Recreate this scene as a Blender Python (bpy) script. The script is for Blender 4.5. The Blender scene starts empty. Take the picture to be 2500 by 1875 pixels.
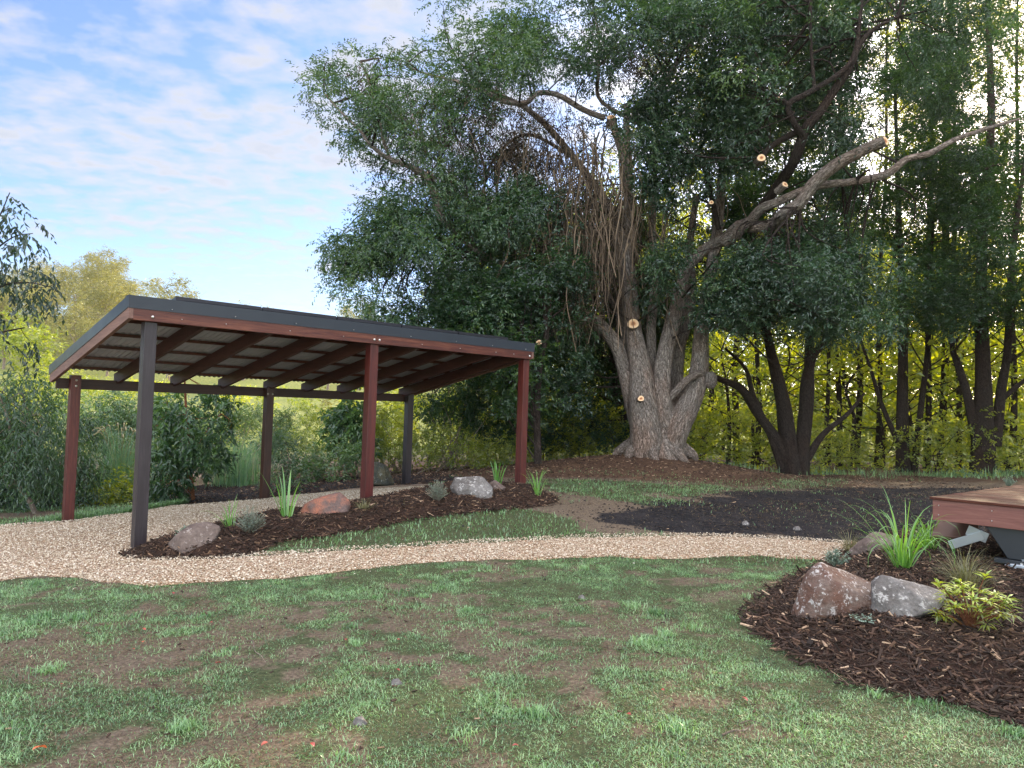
import bpy, math, random
import numpy as np
from mathutils import Matrix, Vector
rng = np.random.default_rng(7)
C = bpy.context.scene.collection
sc = bpy.context.scene

# ------------------------------------------------------------------ camera
F_PX, PITCH, ROLL, CAMZ = 1818.0, .0376, .0312, 1.6
cp, sp = math.cos(PITCH), math.sin(PITCH)
FW = np.array([0, cp, sp]); UP0 = np.array([0, -sp, cp]); R0 = np.array([1., 0, 0])
RT = R0*math.cos(ROLL) + UP0*math.sin(ROLL); UP = -R0*math.sin(ROLL) + UP0*math.cos(ROLL)
CAM = np.array([0, 0, CAMZ])
def ray(px, py): return RT*((px-1250)/F_PX) + UP*((937.5-py)/F_PX) + FW
def at(px, py, Y):
    d = ray(px, py); return CAM + d*(Y/d[1])
cam_d = bpy.data.cameras.new('camera'); cam = bpy.data.objects.new('camera', cam_d); C.objects.link(cam)
cam_d.sensor_width = 36; cam_d.lens = F_PX/2500*36; cam_d.clip_end = 3000; cam_d.clip_start = .05
cam.matrix_world = Matrix([[RT[i], UP[i], -FW[i], CAM[i]] for i in range(3)] + [[0, 0, 0, 1]])
sc.camera = cam

# ------------------------------------------------------------------ noise, terrain, polygons
_lat = np.random.default_rng(3).random((256, 256))
def vnoise(x, y):
    xi = np.floor(x).astype(int); yi = np.floor(y).astype(int); fx = x-xi; fy = y-yi
    fx = fx*fx*(3-2*fx); fy = fy*fy*(3-2*fy)
    g = lambda a, b: _lat[a & 255, b & 255]
    return (g(xi, yi)*(1-fx)+g(xi+1, yi)*fx)*(1-fy) + (g(xi, yi+1)*(1-fx)+g(xi+1, yi+1)*fx)*fy
def fbm(x, y, s=1., o=4):
    x = np.asarray(x, float)/s; y = np.asarray(y, float)/s; r = 0; a = .5
    for k in range(o):
        r = r + a*vnoise(x*2**k+17.3*k, y*2**k+9.1*k); a *= .5
    return r/(1-.5**o)
def ss(x, a, b):
    t = np.clip((np.asarray(x, float)-a)/(b-a), 0, 1); return t*t*(3-2*t)
_a = np.array([math.cos(.752), math.sin(.752)]); _b = np.array([-math.sin(.752), math.cos(.752)]); _o = np.array([-3.9283, 7.9097])
def lab(a, b): return _o + a*_a + b*_b
ctl = [(*lab(0, 0), .0045), (*lab(2.8, 0), .275), (*lab(5.62, 0), .379), (*lab(0, 3.2), -.096), (*lab(2.8, 3.2), .0355), (*lab(5.62, 3.2), .177),
       (0, 3.3, 0), (-2.5, 3.3, 0), (2.5, 3.3, .02), (-4.5, 5.5, -.03), (0, 6, .04), (.3, 8, .1), (3, 8, .09), (5.2, 8.8, .12), (4, 6, .08), (6.5, 5, .1),
       (2.8, 17, .42), (0, 15.5, .34), (1.5, 13.5, .36), (4.5, 13, .25), (7.4, 19.3, .2), (13.9, 22, .25), (10, 12, .2), (-8, 14, -.3), (-12, 11, -.35),
       (-6, 19, -.25), (0, 21, .1), (-15, 25, -.8), (0, 32, -.5), (16, 32, -.1), (-28, 40, -1), (12, 45, -.3), (28, 25, .2), (24, 8, .2), (0, -6, -.05), (-14, -4, -.1), (14, -4, .1), (-20, 6, -.3)]
ctl = np.array(ctl); _cx, _cy, _cz = ctl.T
def _U(r2): return .5*r2*np.log(r2+1e-9)
_n = len(ctl); _K = _U((_cx[:, None]-_cx)**2+(_cy[:, None]-_cy)**2) + np.eye(_n)*.02
_P = np.c_[np.ones(_n), _cx, _cy]
_w = np.linalg.solve(np.block([[_K, _P], [_P.T, np.zeros((3, 3))]]), np.r_[_cz, 0, 0, 0])
BT = np.array([3.25, 17.0])                                           # the big tree's foot
def H(x, y):
    x = np.atleast_1d(np.asarray(x, float)); y = np.atleast_1d(np.asarray(y, float)); h = _w[_n]+_w[_n+1]*x+_w[_n+2]*y
    for i in range(_n): h = h + _w[i]*_U((x-_cx[i])**2+(y-_cy[i])**2)
    d2 = ((x-BT[0])/2.6)**2+((y-BT[1])/2.1)**2
    h = np.clip(h, -1.5, 1.2) + .30*np.exp(-d2)
    far = -.6 + 3.6*ss(y, 46, 85) + 15*ss(y, 80, 150)*(.25+.75*ss(-x, -12, 30)) + 1.5*(fbm(x, y, 20)-.5)*ss(y, 60, 90)
    w = ss(np.hypot(x, y-10), 26, 42)
    return h*(1-w)+far*w
def G(px, py, dz=0):
    d = ray(px, py); t = 1.
    for k in range(4000):
        P = CAM+d*t; g = H(P[0], P[1])[0]+dz
        if P[2] < g: break
        t += max(.004, (P[2]-g)*.4)
    return P
def inpoly(x, y, poly):
    r = np.zeros(np.shape(x), bool); n = len(poly)
    for i in range(n):
        x1, y1 = poly[i]; x2, y2 = poly[(i+1) % n]
        c = ((y1 > y) != (y2 > y)); xx = (x2-x1)*(y-y1)/(y2-y1+1e-12)+x1
        r ^= c & (x < xx)
    return r
def dpoly(x, y, poly):
    d = np.full(np.shape(x), 1e9); n = len(poly)
    for i in range(n):
        x1, y1 = poly[i]; x2, y2 = poly[(i+1) % n]; dx, dy = x2-x1, y2-y1
        t = np.clip(((x-x1)*dx+(y-y1)*dy)/(dx*dx+dy*dy+1e-12), 0, 1)
        d = np.minimum(d, np.hypot(x-x1-t*dx, y-y1-t*dy))
    return np.where(inpoly(x, y, poly), d, -d)
def gpoly(pts): return [tuple(G(*p)[:2]) for p in pts]
gravel_poly = [(-9.5, 6.0)] + gpoly([(0, 1424), (68, 1413), (181, 1413), (235, 1425), (384, 1432), (497, 1427), (678, 1416), (814, 1402), (962, 1386), (1142, 1372),
    (1308, 1369), (1489, 1361), (1670, 1370), (1851, 1359), (1996, 1368), (2060, 1378), (2120, 1340), (2085, 1327), (1958, 1318), (1800, 1310), (1706, 1308), (1453, 1310), (1200, 1322), (1142, 1325),
    (962, 1336), (745, 1350), (601, 1358), (475, 1366), (348, 1366), (304, 1355), (358, 1336), (427, 1319), (522, 1294), (640, 1265), (870, 1235), (1000, 1205), (1110, 1186), (1033, 1183), (938, 1188), (843, 1196), (653, 1221), (402, 1240),
    (285, 1259), (180, 1275), (79, 1281), (0, 1286)]) + [(-14, 9.6)]
bed1_poly = gpoly([(300, 1356), (348, 1369), (475, 1369), (540, 1367), (610, 1358), (690, 1322), (781, 1312), (907, 1293), (980, 1275), (1106, 1257), (1215, 1246), (1323, 1238), (1363, 1224), (1323, 1206), (1251, 1196), (1190, 1190), (1110, 1190), (1000, 1212), (870, 1240), (640, 1270), (522, 1298), (427, 1322), (358, 1338)])
bed2_poly = gpoly([(2085, 1340), (2021, 1378), (1965, 1403), (1920, 1428), (1863, 1466), (1825, 1508), (1832, 1545), (1895, 1577), (1952, 1618), (2021, 1637), (2069, 1669), (2192, 1697), (2396, 1735), (2500, 1780)]) + [(3.4, 3.5), (6.5, 3.6), (8.5, 8), (6.2, 8.6)] + gpoly([(2300, 1295), (2180, 1305)])
soil_poly = gpoly([(1560, 1240), (1640, 1228), (1725, 1216), (1887, 1202), (1996, 1197), (2243, 1193)]) + [(12, 17), (15, 13), (11, 8.4), (6.4, 8.9)] + gpoly([(2100, 1322), (1996, 1318), (1800, 1302), (1600, 1296), (1480, 1275)])
pad_soil_poly = gpoly([(1040, 1184), (938, 1189), (843, 1197), (653, 1222), (402, 1241), (372, 1252), (340, 1262), (400, 1205), (480, 1185), (640, 1172), (800, 1163), (930, 1160), (1100, 1155), (1100, 1175)])
strip_poly = gpoly([(1380, 1205), (1500, 1190), (1640, 1180), (1760, 1176), (1900, 1170), (2060, 1170), (2060, 1190), (1996, 1195), (1887, 1199), (1725, 1212), (1612, 1226), (1500, 1224), (1380, 1224)])
def mound(x, y):
    d1 = dpoly(x, y, bed1_poly); d2 = dpoly(x, y, bed2_poly)
    n = fbm(x, y, .5)
    return np.maximum(ss(d1, -.02, .32)*(.10+.05*n), ss(d2, -.03, .7)*(.16+.08*n)) 
def HG(x, y): return H(x, y)+np.where(True, mound(np.atleast_1d(x), np.atleast_1d(y)), 0)
def GM(px, py):
    P = G(px, py)
    for k in range(6): P = G(px, py, float(mound(np.array([P[0]]), np.array([P[1]]))[0]))
    return P

# ------------------------------------------------------------------ mesh helper
class MB:
    def __init__(s): s.v = []; s.q = []; s.t = []; s.n = 0; s.tint = []; s.bk = []; s.c = 0
    def add(s, v, q=None, t=None, tint=0., bk=None):
        v = np.asarray(v, float).reshape(-1, 3)
        if q is not None and len(q): s.q.append(np.asarray(q, int).reshape(-1, 4)+s.n)
        if t is not None and len(t): s.t.append(np.asarray(t, int).reshape(-1, 3)+s.n)
        s.v.append(v); s.n += len(v)
        s.tint.append(np.broadcast_to(np.asarray(tint, float), (len(v),)))
        s.bk.append(v*1. if bk is None else bk); return s
    def mesh(s, name, mat, smooth=False):
        me = bpy.data.meshes.new(name)
        v = np.concatenate(s.v); q = np.concatenate(s.q) if s.q else np.zeros((0, 4), int); t = np.concatenate(s.t) if s.t else np.zeros((0, 3), int)
        me.vertices.add(len(v)); me.vertices.foreach_set('co', v.astype(np.float32).ravel())
        nl = q.size+t.size; me.loops.add(nl); me.polygons.add(len(q)+len(t))
        me.loops.foreach_set('vertex_index', np.r_[q.ravel(), t.ravel()].astype(np.int32))
        me.polygons.foreach_set('loop_start', np.r_[np.arange(len(q))*4, q.size+np.arange(len(t))*3].astype(np.int32))
        a = me.attributes.new('tint', 'FLOAT', 'POINT'); a.data.foreach_set('value', np.concatenate(s.tint).astype(np.float32))
        a = me.attributes.new('bk', 'FLOAT_VECTOR', 'POINT'); a.data.foreach_set('vector', np.concatenate(s.bk).astype(np.float32).ravel())
        me.polygons.foreach_set('use_smooth', np.full(len(me.polygons), bool(smooth)))
        me.materials.append(mat); me.update(calc_edges=True); return me
    def build(s, name, mat, parent=None, smooth=False, origin=None):
        if origin is not None: s.v = [v-np.asarray(origin) for v in s.v]
        o = bpy.data.objects.new(name, s.mesh(name, mat, smooth)); C.objects.link(o)
        if parent is not None: o.parent = parent
        elif origin is not None: o.location = origin
        return o
    def box(s, lo, hi, tint=0., rot=None, org=(0, 0, 0)):
        lo = np.array(lo, float); hi = np.array(hi, float)
        v = np.array([[lo[0] if not i & 1 else hi[0], lo[1] if not i & 2 else hi[1], lo[2] if not i & 4 else hi[2]] for i in range(8)])
        bk = v.copy()
        if rot is not None: v = (np.asarray(rot)@v.T).T+np.asarray(org)
        return s.add(v, [(0, 2, 3, 1), (4, 5, 7, 6), (0, 1, 5, 4), (2, 6, 7, 3), (0, 4, 6, 2), (1, 3, 7, 5)], tint=tint, bk=bk)
def tag(o, label=None, cat=None, group=None, kind=None):
    if label: o['label'] = label
    if cat: o['category'] = cat
    if group: o['group'] = group
    if kind: o['kind'] = kind
    return o
def empty(name, loc, label, cat, group=None, rz=0):
    o = bpy.data.objects.new(name, None); C.objects.link(o); o.location = [float(c) for c in loc]; o.rotation_euler = (0, 0, rz); o.empty_display_size = .2
    return tag(o, label, cat, group)
def bevel(o, w=.004, seg=2):
    m = o.modifiers.new('b', 'BEVEL'); m.width = w; m.segments = seg; m.limit_method = 'ANGLE'; return o
def spline(P, k=5):
    P = np.asarray(P, float); n = len(P)
    if n < 3:
        t = np.linspace(0, 1, k*(n-1)+1)[:, None]; return P[0]*(1-t)+P[-1]*t
    Q = np.vstack([2*P[0]-P[1], P, 2*P[-1]-P[-2]]); out = []
    for i in range(1, n):
        p0, p1, p2, p3 = Q[i-1], Q[i], Q[i+1], Q[i+2]
        for j in range(k):
            t = j/k; out.append(.5*((2*p1)+(-p0+p2)*t+(2*p0-5*p1+4*p2-p3)*t*t+(-p0+3*p1-3*p2+p3)*t**3))
    out.append(P[-1]); return np.array(out)
def tube(mb, P, r, seg=8, rough=0., cap=False, tint=0., flare=None):
    P = np.asarray(P, float); n = len(P); r = np.broadcast_to(np.asarray(r, float), (n,))
    T = np.gradient(P, axis=0); T /= np.linalg.norm(T, axis=1)[:, None]+1e-9
    ref = np.array([0.31, .95, .05]) if abs(T[0][2]) > .5 else np.array([0, 0, 1.])
    U = np.cross(T, ref); U /= np.linalg.norm(U, axis=1)[:, None]+1e-9; V = np.cross(T, U)
    L = np.r_[0, np.cumsum(np.linalg.norm(np.diff(P, axis=0), axis=1))]
    th = np.linspace(0, 2*np.pi, seg, endpoint=False)
    rr = r[:, None]*np.ones((1, seg))
    if rough: 
        ph = rng.random()*50
        rr = rr*(1+rough*2*(fbm(ph+np.cos(th)[None]*1.6+L[:, None]*.5/np.maximum(r.mean(), .05)*.15, ph+np.sin(th)[None]*1.6+L[:, None]*.35, .7, 3)-.5))
    if flare is not None: rr = rr*flare(L[:, None], th[None])
    v = P[:, None]+rr[:, :, None]*(np.cos(th)[None, :, None]*U[:, None]+np.sin(th)[None, :, None]*V[:, None])
    bk = np.stack([np.cos(th)[None]*r[:, None], np.sin(th)[None]*r[:, None], np.broadcast_to(L[:, None], (n, seg))], -1)
    i = np.arange(n-1)[:, None]*seg; j = np.arange(seg)[None]; j2 = (j+1) % seg
    q = np.stack([i+j, i+j2, i+seg+j2, i+seg+j], -1).reshape(-1, 4)
    mb.add(v.reshape(-1, 3), q, tint=tint, bk=bk.reshape(-1, 3))
    if cap:
        c = np.vstack([v[-1], P[-1]]); mb.add(c, None, [(a, (a+1) % seg, seg) for a in range(seg)], tint=tint)
def unit(v): return v/(np.linalg.norm(v, axis=-1, keepdims=True)+1e-9)
def leaf_cards(mb, pos, d, nrm, L, W, tint, fold=.18, curl=.15):
    """one pointed, folded leaf blade per row"""
    d = unit(d); s = unit(np.cross(d, nrm)); n = unit(np.cross(s, d)); L = L[:, None]; W = W[:, None]
    b = pos; l = pos+d*L*.42+s*W*.5+n*W*fold; r = pos+d*L*.42-s*W*.5+n*W*fold; t = pos+d*L-n*L*curl
    v = np.stack([b, r, t, l], 1).reshape(-1, 3); k = np.arange(len(pos))[:, None]*4
    mb.add(v, k+np.array([[0, 1, 2, 3]]), tint=np.repeat(tint, 4))
def foliage(mb, cen, rad, nspr, per=8, L=.08, W=.035, droop=.3, tint=None, flat=.75, sprl=.22, tv=.25, nup=1.):
    """clumps of leafy sprigs: cen (n,3), rad (n,), nspr sprigs per clump"""
    cen = np.asarray(cen, float).reshape(-1, 3); n = len(cen); rad = np.broadcast_to(np.asarray(rad, float), (n,))
    if n == 0: return
    ct = rng.random(n)*.6+.2 if tint is None else np.broadcast_to(np.asarray(tint, float), (n,))
    idx = np.repeat(np.arange(n), nspr); m = len(idx)
    u = unit(rng.normal(size=(m, 3))); rr = rng.random(m)**.45
    off = u*rr[:, None]*rad[idx][:, None]; off[:, 2] *= flat
    p = cen[idx]+off
    d = unit(u*.8+rng.normal(size=(m, 3))*.5+np.array([0, 0, .25-droop]))
    st = np.clip(ct[idx]+rng.normal(size=m)*tv*.6, 0, 1)
    sl = sprl*(.6+.8*rng.random(m))
    sid = unit(np.cross(d, np.array([0, 0, 1.])+rng.normal(size=(m, 3))*.3))
    for k in range(per):
        t = (k+.5)/per; sgn = 1 if k % 2 else -1
        q = p+d*(sl*t)[:, None]-np.array([0, 0, 1.])*(sl*t*t*droop)[:, None]
        ld = unit(d*.55+sid*sgn*.8+rng.normal(size=(m, 3))*.35-np.array([0, 0, droop]))
        nr = unit(np.array([0, 0, nup])+rng.normal(size=(m, 3))*.45+u*.3)
        sz = .65+.6*rng.random(m)
        leaf_cards(mb, q, ld, nr, L*sz, W*sz, np.clip(st+rng.normal(size=m)*tv*.4, 0, 1))

# ------------------------------------------------------------------ materials
def mat(name):
    m = bpy.data.materials.new(name); m.use_nodes = True; nt = m.node_tree; nt.nodes.clear(); return m, nt
class N:
    def __init__(s, name): s.m, s.t = mat(name); s.out = s.n('ShaderNodeOutputMaterial')
    def n(s, ty, **k):
        x = s.t.nodes.new(ty)
        for a, b in k.items():
            if a.startswith('i_'): 
                key = a[2:]; x.inputs[int(key) if key.isdigit() else key.replace('_', ' ')].default_value = b
            else: setattr(x, a, b)
        return x
    def l(s, a, b): s.t.links.new(a, b)
    def noise(s, vec, scale, detail=4, rough=.6, dist=0):
        x = s.n('ShaderNodeTexNoise'); x.inputs['Scale'].default_value = scale; x.inputs['Detail'].default_value = detail
        x.inputs['Roughness'].default_value = rough; x.inputs['Distortion'].default_value = dist
        if vec is not None: s.l(vec, x.inputs['Vector'])
        return x.outputs['Fac']
    def attr(s, nm, o='Vector'): x = s.n('ShaderNodeAttribute'); x.attribute_name = nm; return x.outputs[o]
    def mapping(s, vec, sc_=(1, 1, 1), loc=(0, 0, 0)):
        x = s.n('ShaderNodeMapping'); x.inputs['Scale'].default_value = sc_; x.inputs['Location'].default_value = loc; s.l(vec, x.inputs['Vector']); return x.outputs[0]
    def ramp(s, fac, stops):
        x = s.n('ShaderNodeValToRGB'); e = x.color_ramp.elements
        while len(e) < len(stops): e.new(.5)
        for i, (p, c) in enumerate(stops): e[i].position = p; e[i].color = (*c, 1) if len(c) == 3 else c
        s.l(fac, x.inputs[0]); return x.outputs[0]
    def mix(s, f, a, b, bt='MIX'):
        x = s.n('ShaderNodeMix', data_type='RGBA', blend_type=bt)
        for v, i in ((f, 0), (a, 6), (b, 7)):
            if isinstance(v, (int, float)): x.inputs[i].default_value = v
            elif isinstance(v, tuple): x.inputs[i].default_value = (*v, 1)
            else: s.l(v, x.inputs[i])
        return x.outputs[2]
    def math(s, op, a, b=0., c=0.):
        x = s.n('ShaderNodeMath', operation=op)
        for v, i in ((a, 0), (b, 1), (c, 2)):
            if isinstance(v, (int, float)): x.inputs[i].default_value = v
            else: s.l(v, x.inputs[i])
        return x.outputs[0]
    def bump(s, h, strength=.5, dist=.02):
        x = s.n('ShaderNodeBump'); x.inputs['Strength'].default_value = strength; x.inputs['Distance'].default_value = dist; s.l(h, x.inputs['Height']); return x.outputs[0]
    def pbsdf(s, col, rough=.7, bump=None, spec=.4, metal=0.):
        x = s.n('ShaderNodeBsdfPrincipled')
        for v, k in ((col, 'Base Color'), (rough, 'Roughness'), (spec, 'Specular IOR Level'), (metal, 'Metallic')):
            if isinstance(v, (int, float)): x.inputs[k].default_value = v
            elif isinstance(v, tuple): x.inputs[k].default_value = (*v, 1)
            else: s.l(v, x.inputs[k])
        if bump is not None: s.l(bump, x.inputs['Normal'])
        s.l(x.outputs[0], s.out.inputs[0]); return s.m
def leafmat(name, dark, mid, light, transl=.45, tcol=None, gloss=.07):
    n = N(name); t = n.attr('tint', 'Fac')
    c = n.ramp(t, [(0, dark), (.5, mid), (1, light)])
    d = n.n('ShaderNodeBsdfDiffuse'); n.l(c, d.inputs[0])
    tr = n.n('ShaderNodeBsdfTranslucent'); tc = n.mix(1., c, tcol or (2.2, 2.0, .55), 'MULTIPLY'); n.l(tc, tr.inputs[0])
    g = n.n('ShaderNodeBsdfGlossy'); g.inputs['Roughness'].default_value = .42; g.inputs[0].default_value = (.8, .85, .9, 1)
    m1 = n.n('ShaderNodeMixShader'); m1.inputs[0].default_value = transl; n.l(d.outputs[0], m1.inputs[1]); n.l(tr.outputs[0], m1.inputs[2])
    m2 = n.n('ShaderNodeMixShader'); m2.inputs[0].default_value = gloss; n.l(m1.outputs[0], m2.inputs[1]); n.l(g.outputs[0], m2.inputs[2])
    n.l(m2.outputs[0], n.out.inputs[0]); return n.m
M = {}
M['camphor'] = leafmat('camphor_leaf', (.012, .032, .017), (.028, .074, .032), (.08, .14, .045), .32, (2., 1.9, .6))
M['forest'] = leafmat('forest_leaf', (.014, .038, .02), (.028, .072, .032), (.075, .135, .035), .45, (2.6, 2.3, .45), .045)
M['under'] = leafmat('understorey_leaf', (.06, .10, .018), (.14, .19, .028), (.22, .26, .04), .64, (3., 2.6, .3))
M['bush'] = leafmat('bush_leaf', (.03, .07, .04), (.055, .12, .06), (.11, .19, .07), .4)
M['broad'] = leafmat('broad_leaf', (.018, .05, .022), (.036, .09, .035), (.085, .165, .05), .35, gloss=.06)
M['weep'] = leafmat('weeping_leaf', (.02, .05, .028), (.042, .09, .045), (.09, .16, .065), .35, gloss=.06)
M['hang'] = leafmat('dark_hanging_leaf', (.012, .028, .018), (.026, .055, .034), (.06, .11, .05), .3, gloss=.06)
M['dead'] = leafmat('withered_leaf', (.018, .013, .012), (.045, .032, .026), (.09, .07, .045), .25, (1.3, 1.1, .7), .03)
M['glow'] = leafmat('back_wood_leaf', (.04, .075, .018), (.095, .14, .025), (.18, .21, .035), .62, (3.3, 2.7, .3), .03)
M['gum'] = leafmat('gum_leaf', (.085, .095, .028), (.19, .20, .05), (.33, .33, .085), .35, (1.7, 1.4, .6))
M['lime'] = leafmat('lime_leaf', (.09, .14, .02), (.17, .22, .03), (.27, .32, .05), .5)
M['reed'] = leafmat('reed_leaf', (.05, .13, .08), (.09, .21, .13), (.2, .33, .2), .35)
M['strap'] = leafmat('strap_leaf', (.05, .13, .03), (.1, .25, .05), (.2, .4, .1), .4)
M['silver'] = leafmat('silver_leaf', (.12, .19, .14), (.2, .28, .22), (.35, .44, .37), .25, (1.2, 1.2, .8))
M['wispy'] = leafmat('wispy_grass', (.07, .08, .03), (.14, .15, .06), (.28, .25, .12), .3, (1.5, 1.4, .7))
M['golden'] = leafmat('golden_leaf', (.12, .2, .02), (.24, .34, .03), (.45, .5, .06), .35, (1.4, 1.3, .4))
M['grass'] = leafmat('lawn_blade', (.055, .115, .042), (.145, .29, .11), (.32, .50, .25), .3, (1.5, 1.5, .7), .08)
M['straw'] = leafmat('dry_blade', (.08, .055, .035), (.17, .125, .075), (.3, .24, .15), .2, (1.2, 1.1, .7), .03)
M['redleaf'] = leafmat('red_leaf', (.22, .03, .025), (.38, .06, .04), (.62, .2, .08), .3, (1.3, .8, .5))
def barkmat(name, c1, c2, c3, sc_=9, mossy=0.):
    n = N(name); bk = n.attr('bk'); v = n.mapping(bk, (1, 1, .27))
    a = n.noise(v, sc_*2.2, 5, .65); vr = n.n('ShaderNodeTexVoronoi', feature='DISTANCE_TO_EDGE'); vr.inputs['Scale'].default_value = sc_*2.4
    w = n.noise(v, sc_*1.2, 3); wv = n.mix(.35, v, n.mix(1., v, w, 'ADD')); n.l(wv, vr.inputs['Vector'])
    h = n.math('MULTIPLY_ADD', n.math('MINIMUM', vr.outputs[0], .25), 3., n.math('MULTIPLY', a, .9))
    col = n.ramp(h, [(.28, c1), (.55, c2), (1, c3)])
    big = n.noise(n.mapping(bk, (1, 1, .5)), 2.2, 3); col = n.mix(n.ramp(big, [(.42, (0, 0, 0)), (.62, (.55, .55, .55))]), col, n.mix(1., col, (1.1, .82, .7), 'MULTIPLY'))
    return n.pbsdf(col, .9, n.bump(h, .9, .035), .2)
M['bark'] = barkmat('camphor_bark', (.024, .020, .018), (.125, .105, .093), (.29, .255, .23))
M['bark2'] = barkmat('dark_bark', (.009, .007, .007), (.028, .022, .02), (.06, .047, .042), 12)
M['bark3'] = barkmat('pale_bark', (.09, .07, .055), (.2, .16, .13), (.32, .28, .23), 14)
M['redstem'] = barkmat('red_stem', (.08, .025, .015), (.2, .07, .035), (.32, .15, .07), 20)
def cutmat():
    n = N('sawn_wood'); bk = n.attr('bk'); r = n.attr('tint', 'Fac'); w = n.noise(bk, 25, 3)
    c = n.ramp(n.math('ADD', r, n.math('MULTIPLY', n.math('SUBTRACT', w, .5), .35)), [(.0, (.25, .10, .05)), (.3, (.40, .17, .08)), (.55, (.72, .45, .25)), (.85, (.85, .62, .40)), (1, (.35, .22, .15))])
    return n.pbsdf(c, .7, n.bump(n.math('SINE', n.math('MULTIPLY', r, 60.)), .1, .002), .3)
M['cut'] = cutmat()
def woodmat(name, c1, c2, c3, rough=.42, axis=2, spec=.45):
    n = N(name); bk = n.attr('bk'); s_ = [14, 14, 14]; s_[axis] = .9
    v = n.mapping(bk, tuple(s_)); a = n.noise(v, 3, 6, .7, .6); b = n.noise(n.mapping(bk, tuple(x*.25 for x in s_)), 2., 3)
    col = n.ramp(n.math('MULTIPLY_ADD', a, .75, n.math('MULTIPLY', b, .35)), [(.3, c1), (.52, c2), (.75, c3)])
    fine = n.noise(v, 12, 3, .6); col = n.mix(n.attr('tint', 'Fac'), col, n.mix(1., col, (.35, .33, .32), 'MULTIPLY')); col = n.mix(n.math('MULTIPLY', fine, .55), col, n.mix(1., col, (.45, .42, .4), 'MULTIPLY'))
    return n.pbsdf(col, n.math('MULTIPLY_ADD', fine, .25, rough-.1), n.bump(n.math('ADD', a, fine), .35, .004), spec)
M['red_z'] = woodmat('red_hardwood_post', (.022, .005, .005), (.078, .012, .011), (.16, .036, .026), .4, 2)
M['dark_z'] = woodmat('dark_hardwood_post', (.014, .010, .012), (.026, .019, .024), (.05, .04, .048), .42, 2)
M['brown_z'] = woodmat('brown_hardwood_post', (.02, .009, .008), (.04, .016, .012), (.075, .032, .022), .42, 2)
M['red_x'] = woodmat('red_hardwood_beam', (.016, .005, .005), (.085, .020, .014), (.21, .07, .038), .42, 0)
M['dark_x'] = woodmat('dark_hardwood_beam', (.014, .006, .006), (.032, .012, .011), (.06, .022, .018), .5, 0)
M['red_y'] = woodmat('hardwood_rafter', (.025, .009, .007), (.065, .022, .017), (.12, .045, .033), .55, 1)
M['barge'] = woodmat('weathered_barge', (.10, .055, .045), (.19, .10, .08), (.29, .17, .13), .6, 1)
M['deck'] = woodmat('decking_timber', (.03, .010, .007), (.075, .024, .016), (.15, .055, .034), .6, 0, .15)
M['fascia'] = woodmat('deck_fascia', (.09, .028, .024), (.17, .062, .05), (.26, .115, .09), .45, 0)
def metal(name, col, rough, met=.0, var=.15, spec=.5):
    n = N(name); bk = n.attr('bk'); a = n.noise(bk, 3, 4); c = n.mix(n.math('MULTIPLY', a, var*2), col, tuple(x*.6 for x in col))
    return n.pbsdf(c, n.math('MULTIPLY_ADD', a, .2, rough-.1), None, spec, met)
M['flash'] = metal('slate_blue_flashing', (.026, .033, .046), .38, 0, .25, .35)
M['galv'] = metal('galvanised_steel', (.55, .60, .66), .4, .85)
M['bolt'] = metal('zinc_bolt', (.72, .72, .70), .3, .9)
M['panel'] = metal('solar_glass', (.012, .014, .022), .12, 0, .1, .7)
M['pframe'] = metal('black_anodised', (.02, .02, .024), .35, .5)
M['iron'] = metal('roof_sheet', (.43, .48, .56), .5, .0, .2)
M['black'] = metal('black_underframe', (.012, .016, .022), .5, 0, .2)
M['tread'] = metal('brown_tread', (.10, .05, .035), .6)
def rockmat(name, base, alt, lich, dark, k=1., lc=.56):
    n = N(name); tc = n.n('ShaderNodeTexCoord').outputs['Object']
    a = n.noise(tc, 3.2*k, 6, .65); b = n.noise(tc, 9*k, 6, .7, .4); c = n.noise(n.mapping(tc, (1, 1, 1), (5, 3, 9)), 28*k, 4, .7)
    col = n.mix(n.ramp(a, [(.40, (0, 0, 0)), (.58, (1, 1, 1))]), base, alt)
    col = n.mix(n.ramp(c, [(.3, (.55, .55, .55)), (.6, (0, 0, 0))]), col, dark)
    lf = n.math('MULTIPLY_ADD', c, .45, n.math('MULTIPLY', b, .62)); col = n.mix(n.ramp(lf, [(lc, (0, 0, 0)), (lc+.05, (.85, .85, .85))]), col, lich)
    h = n.math('MULTIPLY_ADD', b, 1., n.math('MULTIPLY', c, .35))
    return n.pbsdf(col, .85, n.bump(h, .75, .03), .3)
M['rock_red'] = rockmat('rust_basalt', (.115, .06, .044), (.15, .115, .10), (.42, .40, .39), (.05, .028, .022), 1.6, .575)
M['rock_grey'] = rockmat('grey_basalt', (.11, .10, .096), (.19, .18, .175), (.40, .39, .38), (.05, .045, .043), 1.3, .58)
M['rock_brown'] = rockmat('brown_basalt', (.10, .074, .064), (.16, .125, .11), (.33, .29, .27), (.07, .05, .045), 1.2, .6)
M['rock_orange'] = rockmat('orange_rock', (.33, .13, .08), (.13, .09, .08), (.3, .26, .2), (.05, .04, .045), 1.6, .66)
M['rock_moss'] = rockmat('mossy_rock', (.05, .055, .05), (.11, .10, .06), (.25, .27, .26), (.02, .022, .02), 1.5, .6)
def tintmat(name, stops, rough=.85, bs=120, spec=.3):
    n = N(name); t = n.attr('tint', 'Fac'); tc = n.n('ShaderNodeTexCoord').outputs['Object']; a = n.noise(tc, bs, 3)
    c = n.ramp(t, stops); c = n.mix(n.math('MULTIPLY', a, .5), c, n.mix(1., c, (.5, .5, .5), 'MULTIPLY'))
    return n.pbsdf(c, rough, None, spec)
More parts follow.
